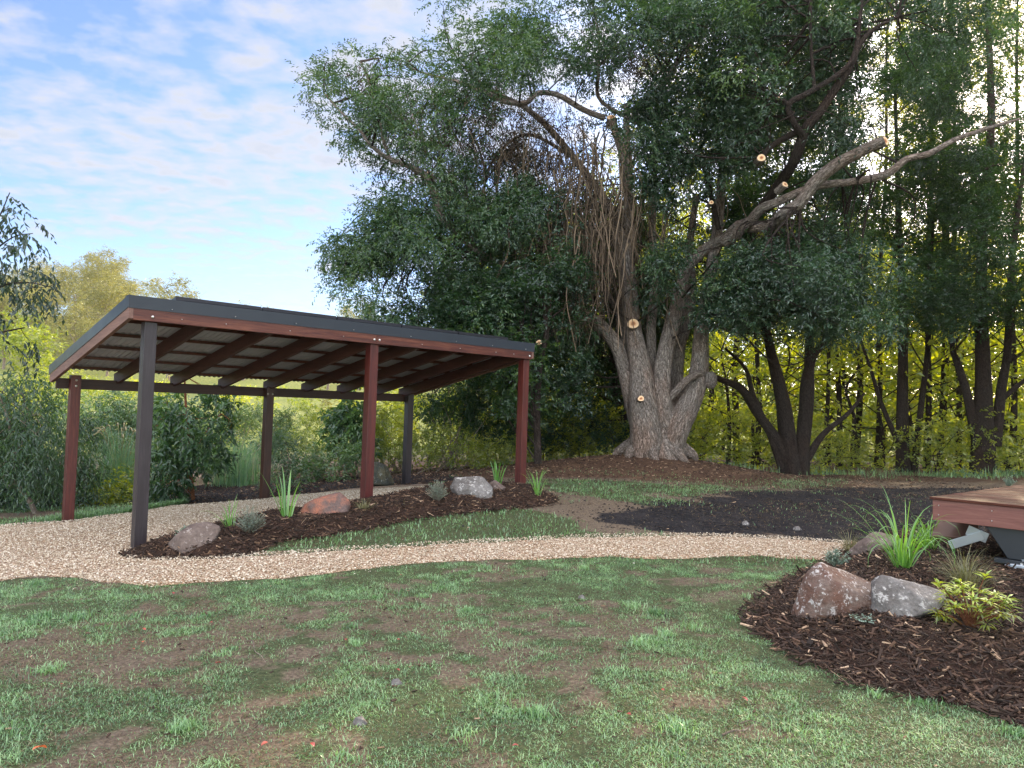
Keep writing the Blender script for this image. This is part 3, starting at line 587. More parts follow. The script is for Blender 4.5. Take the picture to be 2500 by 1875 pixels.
rock('boulder', [(2080, 1356), (2088, 1335), (2122, 1307), (2160, 1302), (2184, 1316), (2192, 1350)], M['rock_brown'], 'low grey brown boulder behind the strap leaf plant at the end of the gravel path', .9, 3)
rock('boulder', [(404, 1356), (410, 1340), (445, 1309), (470, 1296), (510, 1293), (535, 1300), (520, 1345), (505, 1361), (425, 1361)], M['rock_brown'], 'brown wedge shaped boulder nearest the dark carport post', .8, 4, hs=1.25)
rock('boulder', [(735, 1266), (745, 1248), (790, 1230), (825, 1226), (852, 1240), (856, 1262), (810, 1287), (775, 1287)], M['rock_orange'], 'cracked orange brown boulder in the middle of the mulch bed', .8, 5, hs=1.35, rough=.11)
rock('boulder', [(1098, 1205), (1112, 1185), (1180, 1184), (1202, 1198), (1202, 1228), (1165, 1238), (1120, 1228)], M['rock_grey'], 'flat topped grey boulder near the right end of the carport bed', .8, 6, hs=1.35)
rock('boulder', [(1193, 1192), (1213, 1184), (1240, 1203), (1264, 1215), (1225, 1225), (1198, 1225)], M['rock_brown'], 'small brown rock leaning against the flat topped grey boulder', .8, 7, hs=1.35)
rock('boulder', [(896, 1184), (893, 1140), (915, 1127), (942, 1136), (964, 1178), (956, 1190)], M['rock_moss'], 'dark mossy boulder on the black soil behind the red middle post', .9, 8)
for i, (px, py, w, lb) in enumerate(((1420, 1462, 14, 'tiny grey pebble in a bare patch of lawn'), (968, 1672, 22, 'small grey stone in the lawn, left of the others'), (878, 1768, 26, 'larger pale stone lying in the front lawn'), (1947, 1264+30, 16, 'pale stone on the black soil before the gravel path'), (1820, 1280, 15, 'flat pale stone on the bare soil above the gravel'))):
    rock('stone', [(px-w/2, py), (px-w/3, py-w*.4), (px+w*.1, py-w*.5), (px+w/2, py-w*.1), (px+w*.3, py+w*.1)], M['rock_grey'], lb, .8, 20+i, .02)

# ------------------------------------------------------------------ garden plants
def strap(px, py, nb, Lr, Wd, spread, label, seed, material='strap', stiff=.5, name='strap_leaf_plant', cat='plant', group=None, tl=(.3, .9)):
    r = np.random.default_rng(seed); P = GM(px, py); e = empty(name, P, label, cat, group); mb = MB(); K = 9
    for i in range(nb):
        L = Lr*r.uniform(.55, 1.05); az = r.uniform(0, 6.28); lean = r.uniform(.05, .5)*spread; cur = r.uniform(.3, 1.6)*(1.1-stiff)*1.6; w = Wd*r.uniform(.6, 1.1)
        d = np.array([math.cos(az), math.sin(az), 0]); s = np.array([-d[1], d[0], 0]); p = d*r.uniform(0, .035)+s*r.uniform(-.03, .03)-np.array([0, 0, .02]); ang = lean; V = []; tt = r.uniform(*tl)
        tw = r.uniform(-.4, .4)
        for k in range(K+1):
            t = k/K; wk = w*min(1, .55+t*2)*(1-t**3)**.8*.5+.0004; s2 = s*math.cos(tw*t)+np.array([0, 0, 1])*math.sin(tw*t)
            nrm = np.cross(s2, d*math.sin(ang)+np.array([0, 0, 1])*math.cos(ang))
            V += [p-s2*wk+nrm*wk*.35, p, p+s2*wk+nrm*wk*.35]; p = p+(d*math.sin(ang)+np.array([0, 0, math.cos(ang)]))*L/K; ang += cur*(t**1.3)*3.2/K
        q = [(3*k+j, 3*k+j+1, 3*k+j+4, 3*k+j+3) for k in range(K) for j in (0, 1)]; mb.add(V, q, tint=tt)
    mb.build('leaves', M[material], e); return e
strap(2205, 1396, 60, .86, .014, 1.6, 'tall bright green strap leaf plant arching over the boulders by the deck', 1, stiff=-.25)
strap(2268, 1348, 44, .6, .012, 1.5, 'shorter strap leaf plant just left of the deck corner', 2, stiff=.1)
strap(563, 1290, 20, .42, .011, 1.5, 'small arching strap plant left of the silver shrub in the carport bed', 3, stiff=.45)
strap(700, 1269, 11, .66, .028, .9, 'upright strap plant between the silver shrub and the orange boulder', 4, stiff=.72)
strap(1213, 1192, 10, .46, .032, .7, 'upright strap plant just left of the right front post', 5, stiff=.85)
strap(1312, 1206, 18, .42, .016, 1.1, 'strap plant right of the right front post at the tip of the bed', 6, stiff=.65)
strap(2354, 1432, 210, .42, .0028, 1.9, 'wispy brown green tussock grass in front of the deck', 7, 'wispy', .35, 'tussock_grass', 'grass tuft')
strap(2380, 1440, 90, .34, .0028, 2.6, 'low tuft of fine grass leaning right beside the wispy tussock', 17, 'wispy', .3, 'tussock_grass', 'grass tuft')
strap(2074, 1352, 90, .36, .0026, 1.5, 'thin wispy tussock at the right end of the gravel path', 8, 'wispy', .4, 'tussock_grass', 'grass tuft')
strap(889, 1248, 70, .22, .004, 1.8, 'pale grass tuft at the foot of the red middle post', 9, 'wispy', .5, 'tussock_grass', 'grass tuft')
strap(980, 1255, 90, .24, .004, 2.1, 'pale grass tuft right of the red middle post', 10, 'wispy', .5, 'tussock_grass', 'grass tuft')
def shrublet(px, py, h, w, ns, L, W, material, label, seed, name='silver_shrub', cat='shrub', up=.8, whorl=8):
    r = np.random.default_rng(seed); P = GM(px, py); e = empty(name, P, label, cat); st = MB(); lf = MB()
    for i in range(ns):
        az = r.uniform(0, 6.28); rad = w*.5*r.random()**.5; tip = np.array([math.cos(az)*rad, math.sin(az)*rad, h*r.uniform(.55, 1.)*(1-.35*(rad/(w*.5))**2)])
        Q = spline([np.array([0, 0, -.01]), tip*[.35, .35, .5], tip], 4); tube(st, Q, np.linspace(.004, .0015, len(Q)), 5)
        k = np.linspace(.3, 1, whorl*2); pts = np.array([Q[int(t*(len(Q)-1))]*(1-(t*(len(Q)-1))%1)+Q[min(len(Q)-1, int(t*(len(Q)-1))+1)]*((t*(len(Q)-1))%1) for t in k]); m = 2
        for _ in range(m):
            n = len(pts); d = unit(r.normal(size=(n, 3))*[1, 1, .4]+[0, 0, up]); leaf_cards(lf, pts, d, unit(r.normal(size=(n, 3))*.4+[0, 0, 1]), L*r.uniform(.6, 1.1, n), W*r.uniform(.7, 1.1, n), np.clip(r.normal(.5, .25, n), 0, 1), .15, .1)
    st.build('stems', M['redstem'] if material == 'golden' else M['bark3'], e); lf.build('leaves', M[material], e); return e
shrublet(608, 1312, .36, .36, 110, .020, .006, 'silver', 'soft silver grey shrub in the carport bed', 1)
shrublet(1067, 1230, .32, .32, 110, .018, .006, 'silver', 'rounded grey green shrub left of the flat grey boulder', 2)
shrublet(446, 1320, .17, .16, 16, .030, .012, 'silver', 'small pale silver shrub behind the brown wedge boulder', 3)
shrublet(2044, 1392, .22, .28, 24, .042, .012, 'silver', 'silvery blue leaved plant behind the rust boulder', 4)
shrublet(2255, 1335, .22, .2, 16, .035, .012, 'silver', 'silvery plant half hidden behind the shorter strap plant', 5)
shrublet(2462, 1192, .3, .34, 12, .06, .016, 'silver', 'pale grey plant beyond the deck', 6)
shrublet(2120, 1522, .05, .24, 46, .014, .009, 'silver', 'tiny grey green ground cover between the two boulders', 7, 'ground_cover_plant', 'plant')
shrublet(866, 1262, .05, .18, 30, .016, .010, 'silver', 'tiny ground cover plant right of the orange boulder', 8, 'ground_cover_plant', 'plant')
# yellow-green shrub: whorls of finger leaves
P = GM(2367, 1540); e = empty('golden_shrub', P, 'bright yellow green shrub with finger shaped leaves at the right edge bed', 'shrub'); st = MB(); lf = MB(); lf2 = MB(); r = np.random.default_rng(5)
for i in range(34):
    az = r.uniform(0, 6.28); rad = .25*r.random()**.6; tip = np.array([math.cos(az)*rad, math.sin(az)*rad, .40*r.uniform(.3, 1)*(1-1.2*rad*rad/.06*.35)]); Q = spline([np.array([0, 0, -.02]), tip*[.4, .4, .55], tip], 4); tube(st, Q, np.linspace(.006, .003, len(Q)), 5)
    top = tip[2] > .2; n = r.integers(12, 19); a = np.linspace(0, 6.28, n)+r.random()*6; el = r.uniform(.0, .75, n) if top else r.uniform(-.5, .5, n)
    d = np.stack([np.cos(a)*np.cos(el), np.sin(a)*np.cos(el), np.sin(el)], -1); leaf_cards(lf if top else lf2, np.repeat(tip[None], n, 0)-d*0-np.c_[np.zeros((n, 2)), r.random(n)*.03], d, np.repeat([[0, 0, 1.]], n, 0)+r.normal(size=(n, 3))*.2, r.uniform(.06, .10, n), np.full(n, .015), np.clip(r.normal(.6, .25, n), 0, 1), .12, .22)
st.build('stems', M['redstem'], e); lf.build('leaves', M['golden'], e); lf2.build('lower_leaves', M['under'], e)

# ------------------------------------------------------------------ deck with its underframe
zt = .90; Pc = at(2277, 1213, 7.2); zt = float(Pc[2]); fd = np.array([.66, -.751]); rz = math.atan2(fd[1], fd[0])
dk = empty('deck', (Pc[0], Pc[1], 0), 'raised red hardwood deck corner with a black underframe at the right edge', 'deck', rz=rz)
for i in range(38):
    mb = MB(); j = rng.uniform(-.004, .004); mb.box((-.018+j, -.02+i*.0945, zt-.022), (3.2, -.02+i*.0945+.0855, zt+rng.uniform(-.0012, .0012)), tint=rng.uniform(0, .8)); mb.bk = [b+[i*3.7, i*1.3, 0] for b in mb.bk]; bevel(mb.build('deck_board', M['deck'], dk), .003)
part('fascia_board', (.0, .0, zt-.22), (3.2, .028, zt-.0245), M['fascia'], dk)
part('side_fascia', (.0, .0285, zt-.22), (.028, 3.5, zt-.0245), M['fascia'], dk)
for a, z in ((.055, -.075), (.055, -.165), (.50, -.075), (.50, -.165), (.95, -.075), (.95, -.165)): bolt(a, 0, zt+z, .006, dk, name='screw')
mb = MB(); v = np.array([(x, y, z) for y in (.09, 2.6) for x, z in ((.42, zt-.222), (3.1, zt-.222), (3.1, zt-.50), (.60, zt-.50))]); mb.add(v, [(0, 3, 2, 1), (4, 5, 6, 7), (0, 1, 5, 4), (1, 2, 6, 5), (2, 3, 7, 6), (3, 0, 4, 7)])
bevel(mb.build('underframe', M['black'], dk), .006)
part('chassis_rail', (.5, .06, zt-.545), (3.1, .16, zt-.503), M['black'], dk)
for x in (.72, 1.2): 
    mb = MB(); tube(mb, [(x, .0595, zt-.524), (x, .045, zt-.524)], .012, 8, cap=True); mb.build('bolt', M['bolt'], dk)
# stabiliser jack
Pj = at(2494, 1366, 6.72); gz = float(HG(Pj[0], Pj[1])[0]); jk = empty('stabiliser_jack', (Pj[0], Pj[1], gz), 'galvanised steel stand leg holding up the deck frame', 'support leg', rz=rz)
h = zt-.548-gz; mb = MB(); mb.box((-.12, -.04, h-.02), (.25, .08, h)); bevel(mb.build('top_plate', M['galv'], jk), .003)
mb = MB(); tube(mb, [(.03, .02, h-.0205), (.03, .02, .06)], .022, 14); mb.build('pole', M['galv'], jk, smooth=True)
mb = MB(); tube(mb, [(.03, .02, .12), (.03, .02, .08)], .036, 6, cap=True); mb.build('adjusting_nut', M['galv'], jk)
mb = MB(); v = []; 
for y in (-.07, .11): v += [(-.06, y, .0), (-.075, y, .075), (.135, y, .075), (.12, y, .0)]
mb.add(v, [(0, 1, 2, 3), (7, 6, 5, 4), (0, 4, 5, 1), (1, 5, 6, 2), (2, 6, 7, 3), (3, 7, 4, 0)]); bevel(mb.build('foot', M['galv'], jk), .006)
# fold-down step beyond the fascia
Ps = at(2352, 1322, 7.3); st = empty('folding_step', Ps, 'fold down step with a brown tread and silver side bracket under the deck corner', 'step', rz=rz+.15)
def rbox(nm, lo, hi, ry, rx, m, org=(0, 0, 0)):
    R = np.array(Matrix.Rotation(ry, 3, 'Y') @ Matrix.Rotation(rx, 3, 'X')); mb = MB(); mb.box(lo, hi, rot=R, org=org); return bevel(mb.build(nm, m, st), .003)
rbox('tread', (-.28, .03, .0), (.10, .42, .02), -.10, .35, M['tread'], (0, 0, .015))
rbox('side_bracket', (-.05, -.005, -.02), (.26, .012, .065), -.45, .1, M['galv'], (-.06, 0, -.05))
rbox('riser_plate', (-.02, .014, .0), (.16, .022, .10), .35, .1, M['galv'], (.03, 0, .06))
rbox('rear_tread', (-.2, .2, .0), (.14, .46, .02), .05, .1, M['tread'], (.05, .15, .14))

# ------------------------------------------------------------------ bark lumps, fallen leaves, twigs
def lump(px, py, L, W, az, tint, label, seed, lift=.015, el=.1, name='bark_piece', mt='chip'):
    r = np.random.default_rng(seed); P = GM(px, py); mb = MB(); n = 7; seg = 7; th = np.linspace(0, 6.283, seg, endpoint=False); V = []
    for i in range(n):
        t = i/(n-1); w = W*(.45+.55*math.sin(math.pi*min(max(t*1.1, .08), .96)))*r.uniform(.85, 1.1); V.append(np.stack([np.full(seg, (t-.5)*L)+r.normal(size=seg)*L*.02, np.cos(th)*w*.5, np.sin(th)*w*.28*(1+.2*r.random(seg))], -1))
    V = np.concatenate(V); R = np.array(Matrix.Rotation(az, 3, 'Z') @ Matrix.Rotation(-el, 3, 'Y')); V = (R@V.T).T
    i = np.arange(n-1)[:, None]*seg; j = np.arange(seg)[None]; j2 = (j+1) % seg; V = np.vstack([V, V[:seg].mean(0), V[-seg:].mean(0)])
    cap = [(a, (a+1) % seg, n*seg) for a in range(seg)]+[((n-1)*seg+(a+1) % seg, (n-1)*seg+a, n*seg+1) for a in range(seg)]
    mb.add(V, np.stack([i+j, i+j2, i+seg+j2, i+seg+j], -1).reshape(-1, 4), cap, tint=tint); o = mb.build(name, M[mt]); o.location = P+[0, 0, lift]; return tag(o, label, 'bark piece')
lump(1983, 1575, .17, .06, .9, .05, 'black charred bark piece at the near left of the deck bed', 1, .03)
lump(2155, 1560, .19, .055, .5, .72, 'thick red brown bark chunk below the grey boulder', 2, .03)
lump(2172, 1600, .10, .035, 1.5, .03, 'short black bark piece below the red brown chunk', 3, .02)
lump(2185, 1605, .13, .03, 1.9, .85, 'tan splinter beside the short black bark piece', 4, .03)
lump(2060, 1645, .18, .035, -.5, .6, 'long brown bark strip at the near edge of the deck bed', 5, .02)
lump(2092, 1655, .11, .03, .3, .92, 'pale tan bark strip crossing the long brown one', 6, .03)
lump(1838, 1514, .10, .03, -.3, .95, 'pale wood chip at the left tip of the deck bed', 7, .015)
lump(1893, 1591, .07, .022, -.5, .9, 'pale orange wood chip in the grass by the deck bed', 8, .02)
lump(2378, 1598, .24, .012, -.8, .88, 'long straw coloured strip in the right of the deck bed', 9, .03)
lump(2362, 1567, .09, .025, .4, .8, 'orange brown chip below the golden shrub', 10, .02)
lump(958, 1273, .20, .05, .2, .9, 'pale curved bark slab at the front of the carport bed', 11, .03)
lump(1185, 1240, .18, .035, -.7, .95, 'pale stick of bark below the flat grey boulder', 12, .03)
lump(940, 1253, .18, .05, .1, .72, 'reddish bark slab behind the pale curved one', 13, .02)
rl = [(96, 1845, .05, .95), (421, 1457, .035, .3), (351, 1547, .03, .55), (349, 1578, .028, .7), (325, 1596, .02, .6), (515, 1530, .022, .4), (532, 1631, .034, .25), (645, 1832, .03, .6), (762, 1834, .03, .4), (845, 1572, .028, .3), (970, 1648, .03, .35), (978, 1411, .02, .3), (972, 1572, .02, .3),
      (1259, 1837, .035, .25), (1534, 1758, .032, .35), (1617, 1697, .028, .3), (1817, 1720, .042, .25), (150, 1684, .018, .5)]
def leafmesh(s, sd):
    r = np.random.default_rng(sd); mb = MB(); n = 6; V = []
    for k in range(n+1):
        t = k/n; w = s*.36*math.sin(math.pi*(t*.92+.04))**.7; z = s*(.25*t*(1-t)*2); V += [(s*(t-.5), -w, z+.35*w), (s*(t-.5), 0, z), (s*(t-.5), w, z+.3*w)]
    mb.add(V, [(3*k+j, 3*k+j+1, 3*k+j+4, 3*k+j+3) for k in range(n) for j in (0, 1)]); return mb
for i, (px, py, s, tt) in enumerate(rl):
    mb = leafmesh(s*(1.2 if i == 0 else 1.), i); mb.tint = [np.full(len(mb.v[0]), tt)]; P = GM(px, py); o = mb.build('fallen_leaf', M['redleaf']); o.location = P+[0, 0, .03]; o.rotation_euler = (rng.uniform(-.3, .3), rng.uniform(-.3, .3), rng.uniform(0, 6))
    if i == 0: tag(o, 'bright orange fallen leaf at the bottom left of the lawn', 'leaf', 'fallen leaves on the lawn')
    elif i == 6: tag(o, 'pink fallen leaf lying flat on the left half of the lawn', 'leaf', 'fallen leaves on the lawn')
    elif i == 16: tag(o, 'large dark red fallen leaf on the right half of the lawn', 'leaf', 'fallen leaves on the lawn')
    else: tag(o, 'small red or orange fallen leaf lying in the lawn grass', 'leaf', 'small fallen leaves on the lawn')
def twig(pts, r0, label, mt='bark3'):
    Q = spline([GM(*p)+[0, 0, .015+.012*(i % 2)] for i, p in enumerate(pts)], 5); mb = MB(); tube(mb, Q, np.linspace(r0, r0*.4, len(Q)), 6); o = mb.build('twig', M[mt], origin=Q[0]); return tag(o, label, 'twig')
twig([(600, 1571), (617, 1575), (622, 1595), (636, 1610), (648, 1623)], .004, 'thin pale bent twig on the left half of the lawn')
twig([(1763, 1802), (1790, 1797), (1815, 1790), (1845, 1778)], .006, 'pale knobbly twig in the grass at the lower right')
twig([(1808, 1773), (1830, 1772), (1860, 1774)], .004, 'short straight twig above the knobbly one')
# ------------------------------------------------------------------ trees
def pxline(pts, Y, k=5):
    """pts: (px, py, width_px[, extra depth]) -> points and radii in metres"""
    P = np.array([at(p[0], p[1], Y+(p[3] if len(p) > 3 else 0)) for p in pts]); w = np.array([p[2] for p in pts])*Y/F_PX/2
    Q = spline(P, k); W = np.interp(np.linspace(0, 1, len(Q)), np.linspace(0, 1, len(w)), w); return Q, W
def cutface(parent, c, r, n, origin):
    n = unit(np.asarray(n, float)); ref = np.array([0, 0, 1.]) if abs(n[2]) < .9 else np.array([1., 0, 0]); u = unit(np.cross(n, ref)); v = np.cross(n, u)
    th = np.linspace(0, 2*np.pi, 25)[:-1]; mb = MB(); V = []; T = []; Bk = []
    wob = 1+.08*np.sin(th*2+1)+.05*np.sin(th*3)
    for rr in (1., .86, .5, .2, 0.02):
        V.append(c+n*(.004 if rr < 1 else -.01)+(np.cos(th)*wob)[:, None]*u*r*rr+(np.sin(th)*wob)[:, None]*v*r*rr); T.append(np.full(24, {1.: 1., .86: .85, .5: .55, .2: .15, .02: 0.}[rr]))
    k = np.arange(24); k2 = (k+1) % 24; V = np.concatenate(V)-origin
    mb.add(V, np.concatenate([np.stack([k+24*j, k2+24*j, k2+24*j+24, k+24*j+24], -1) for j in range(4)]), tint=np.concatenate(T)); mb.build('cut_face', M['cut'], parent)
def treeroot(name, px, py, Y, label, cat='tree', group=None):
    p = at(px, py, Y); z = float(H(p[0], p[1])[0]); return empty(name, (p[0], p[1], z), label, cat, group), np.array([p[0], p[1], z])
YT = 17.0
bt, bo = treeroot('spreading_tree', 1600, 1113, YT, 'huge old multi stemmed tree with sawn limbs and hanging vines on a mulch mound')
tr = MB()
def flare(L, th): 
    f = np.exp(-L/.42); return 1+f*(.20+.24*np.abs(np.cos(th*2.5+.6))**1.5)+.05*np.sin(th*5+L)
Q, W = pxline([(1602, 1150, 140), (1603, 1110, 132), (1606, 1060, 118), (1610, 1010, 104), (1612, 975, 60)], YT, 6); tube(tr, Q, W, 40, .09, flare=flare)
stems = [
 [(1580, 1125, 84, -.3), (1577, 1050, 76, -.35), (1569, 970, 68, -.35), (1564, 900, 54, -.3), (1549, 817, 41, -.2), (1541, 745, 37), (1535, 672, 34), (1532, 600, 31), (1535, 497, 25), (1527, 407, 21), (1510, 345, 19), (1494, 292, 19)],
 [(1560, 1030, 50, -.1), (1538, 945, 44, -.1), (1515, 865, 38), (1490, 822, 34), (1452, 786, 33), (1412, 765, 26, .2), (1368, 725, 24, .4), (1318, 687, 24, .5), (1245, 655, 21, .6), (1170, 619, 20, .5), (1118, 565, 20, .3), (1080, 538, 21), (1064, 485, 22), (1048, 430, 20)],
 [(1598, 1010, 40, .1), (1593, 925, 28, .1), (1589, 817, 24, .1), (1593, 752, 23, .3), (1600, 660, 22, .5), (1592, 560, 20, .8), (1596, 470, 17, 1)],
 [(1618, 1040, 60, -.25), (1615, 944, 46, -.3), (1625, 860, 40, -.2), (1644, 781, 40), (1656, 737, 36), (1672, 660, 30, .2), (1720, 610, 28, .2), (1771, 583, 30), (1800, 555, 28), (1828, 542, 26)],
 [(1634, 1110, 60, -.25), (1650, 1052, 60, -.35), (1684, 980, 54, -.3), (1703, 925, 48, -.1), (1709, 871, 42), (1712, 817, 38), (1722, 740, 34), (1738, 650, 30, .1), (1752, 560, 26, .4), (1760, 460, 22, .6), (1765, 380, 18, .8)],
 [(1650, 1040, 40, .6), (1651, 961, 36, .6), (1658, 853, 30, .6), (1676, 790, 28, .7), (1690, 700, 24, 1), (1684, 600, 20, 1.3), (1700, 480, 16, 1.5)],
 [(1540, 1000, 30, .5), (1530, 900, 30, .7), (1528, 800, 28, .9), (1522, 680, 26, 1.1), (1505, 560, 24, 1.3), (1478, 490, 20, 1.4), (1441, 438, 20, 1.4), (1400, 384, 18, 1.3), (1351, 325, 17, 1.2), (1315, 289, 15, 1.1), (1265, 253, 12, 1), (1190, 215, 8, .8), (1120, 150, 5, .6)]]
for s in stems[:1]+stems[4:5]: Q, W = pxline(s, YT, 5); tube(tr, Q, W, 20, .09)
for k in range(9):                                                     # surface roots running into the mound
    a = k*.7+.3; R = 1.0+.9*rng.random(); z0 = bo[2]; P = [bo+[math.cos(a)*.5, math.sin(a)*.45, .26], bo+[math.cos(a)*.85, math.sin(a)*.75, .05], bo+[math.cos(a+.1)*(.6+R*.25), math.sin(a+.1)*(.55+R*.25), 0]]
    P[2][2] = float(H(P[2][0], P[2][1])[0])-.05; Q = spline(P, 5); tube(tr, Q, np.linspace(.17, .04, len(Q)), 10, .1)
ob = tr.build('trunk', M['bark'], bt, True); ob.data.transform(Matrix.Translation(-Vector(bo)))
def bpart(name, pts, Y=YT, m='bark', root=None, org=None, seg=14):
    mb = MB(); Q, W = pxline(pts, Y, 5); tube(mb, Q, W, seg, .1); ob = mb.build(name, M[m], root or bt, True); ob.data.transform(Matrix.Translation(-Vector(bo if org is None else org))); return Q, W
for s in stems[1:4]+stems[5:]: bpart('limb', s)
limbs = [
 [(1048, 436, 18), (1025, 420, 15), (990, 402, 13, -.1), (953, 389, 12, -.1), (908, 357, 9, -.2), (876, 316, 7, -.2), (826, 267, 5, -.2), (790, 225, 3, -.2)],
 [(953, 389, 9), (935, 340, 7), (925, 280, 5), (900, 200, 4), (880, 150, 3)],
 [(1477, 289, 15), (1423, 267, 14), (1369, 235, 13), (1333, 226, 13), (1306, 231, 13), (1283, 251, 13), (1233, 249, 12), (1193, 230, 12), (1143, 208, 10), (1098, 194, 8), (1040, 180, 5), (990, 160, 3)],
 [(1536, 420, 20), (1530, 330, 17), (1530, 290, 16), (1530, 255, 15)],
 [(1540, 290, 14), (1586, 240, 14), (1631, 190, 13), (1663, 136, 12), (1700, 90, 10), (1740, 40, 8), (1790, -40, 5)],
 [(1452, 786, 24), (1425, 780, 17), (1383, 792, 15), (1347, 813, 13), (1330, 838, 12)],
 [(1800, 553, 28, -.4), (1875, 552, 26, -1.2), (1915, 520, 27, -1.7), (1952, 497, 27, -2.0), (1988, 447, 27, -2.2), (2042, 402, 26, -2.5), (2110, 366, 23, -2.8), (2160, 343, 22, -3.0)],
 [(1771, 590, 30, -.3), (1825, 547, 24, -.9), (1857, 511, 22, -1.3), (1898, 493, 20, -1.6), (1988, 456, 17, -1.9), (2087, 443, 16, -2.1), (2164, 425, 17, -2.3), (2214, 389, 14, -2.4), (2268, 375, 13, -2.5), (2336, 339, 10, -2.6), (2404, 316, 8, -2.7), (2490, 290, 5, -2.8)],
 [(1828, 545, 26, -.4), (1880, 480, 24, -1), (1915, 430, 24, -1.5), (1943, 384, 22, -2), (1966, 316, 21, -2.3), (1997, 280, 20, -2.4), (2033, 226, 18, -2.5), (2070, 172, 16, -2.6), (2097, 113, 12, -2.6), (2133, 72, 9, -2.6), (2192, 41, 6, -2.6)],
 [(1960, 330, 14, -2.3), (1938, 300, 12, -2.5), (1925, 256, 12, -2.6), (1975, 226, 12, -2.7), (2042, 185, 11, -2.7), (2080, 150, 9, -2.7)],
 [(1925, 256, 9, -2.6), (1915, 246, 8, -2.6), (1899, 242, 8, -2.6)], [(2070, 172, 10, -2.6), (2092, 108, 9, -2.6), (2102, 20, 7, -2.6), (2110, -60, 5, -2.6)], [(1988, 215, 8, -2.7), (1979, 90, 6, -2.7), (1981, -30, 5, -2.7)],
 [(1950, 320, 14, -2.3), (1920, 335, 13, -2.2), (1880, 360, 12, -2.1), (1862, 383, 12, -2.1)],
 [(1765, 420, 18), (1750, 330, 12), (1735, 250, 9), (1720, 160, 6)], [(1755, 560, 14), (1722, 420, 10), (1700, 380, 8), (1730, 330, 6)],
 [(1596, 470, 14, 1), (1590, 330, 11, 1), (1470, 250, 10, 1), (1460, 180, 9, .9), (1462, 90, 7, .8), (1440, -20, 5, .6)], [(1463, 160, 7, .9), (1400, 150, 6, .8), (1340, 140, 5, .7), (1290, 135, 4, .6)],
 [(1633, 972, 19, -.35), (1658, 947, 18, -.5), (1680, 925, 17, -.5), (1706, 912, 18, -.35), (1722, 916, 20, -.1)],
 [(1722, 806, 18), (1750, 796, 14, -.2), (1785, 806, 13, -.3), (1805, 812, 8, -.3)],
 [(1170, 619, 13), (1130, 590, 8), (1060, 580, 6), (1000, 560, 4)], [(1318, 687, 14), (1280, 640, 9), (1262, 540, 7), (1280, 470, 5)],
 [(1265, 350, 16, 1.3), (1220, 395, 13, 1.3), (1210, 450, 12, 1.2)], [(1400, 384, 10, 1.3), (1300, 330, 9, 1.3), (1240, 350, 8, 1.2), (1190, 420, 8, 1.1), (1180, 500, 6, 1)],
 [(1530, 800, 16, .8), (1470, 700, 13, .9), (1380, 620, 11, 1), (1300, 560, 9, 1), (1250, 590, 6, 1)]]
for i, s in enumerate(limbs): bpart('limb', s, seg=10, m='bark2' if 8 <= i <= 15 else 'bark')
mb = MB(); n = 26; V, Fc = icos(3); P = at(1735, 928, YT-.25); mb.add(V*(1+.25*(fbm(V[:, 0]*2+5, V[:, 1]*2+V[:, 2]*2, .8)-.5))[:, None]*[.15, .15, .2]+P-bo, None, Fc); mb.build('burl', M['bark'], bt, True)
for px, py, w, nrm, dY in ((1493, 286, 20, (0, -.8, .6), 0), (1048, 424, 17, (.1, -.85, .5), 0), (1541, 428, 17, (.1, -.35, .93), -.25), (1546, 790, 24, (0, -.96, .25), -.45), (1565, 973, 13, (0, -1, .1), -.85), (2161, 344, 19, (.45, -.85, .15), -3.0),
                           (1859, 385, 16, (0, -1, .1), -2.2), (1917, 450, 14, (.4, -.8, .4), -1.9), (1737, 494, 9, (0, -1, 0), -1.6), (1899, 241, 8, (-.8, -.6, .1), -2.6)):
    cutface(bt, at(px, py, YT+dY), w/2*YT/F_PX*1.12, nrm, bo)
    n_ = unit(np.array(nrm, float)); mb = MB(); c = at(px, py, YT+dY); tube(mb, [c-n_*.25, c-n_*.002], w/2*YT/F_PX*1.15, 12, .05); ob = mb.build('stub', M['bark'], bt, True); ob.data.transform(Matrix.Translation(-Vector(bo)))
grid = """
........22334444455555555555555566
.......2333334555555555666666666666
......122444345667777777666666666666
.......34655.3566667777777666666666
..2...3466665.55445567777776666665
.4441344566665533344567777766655554
4554435555444322334455777776665544.
4555535554432122233456777776655443.
3454555554322223333456777766654433.
1355565543223333222356777765543332.
..45566542222222222355777654333333.
...44.6653333332222234667543222333.
...1466676544332112233455433.222.2.
..3565666665422221122334433322.2..2
..2666666665533222222233444332..2..
.2565666665544332222223345553322222
.466566555555443222222356666655322.
.5655555555555543222235677777654332
.56565554444554433222356777776443..
..5555545555555443222245677776643..
...45.4555555555542222344566666543.
.......45666555554432223345555544..
........4566655555543322334455433..
.........56665555555333333333333...
..........45655555555433333333.....""".strip('\n').split('\n')
cr = MB(); cen = []; tin = []; rad = []
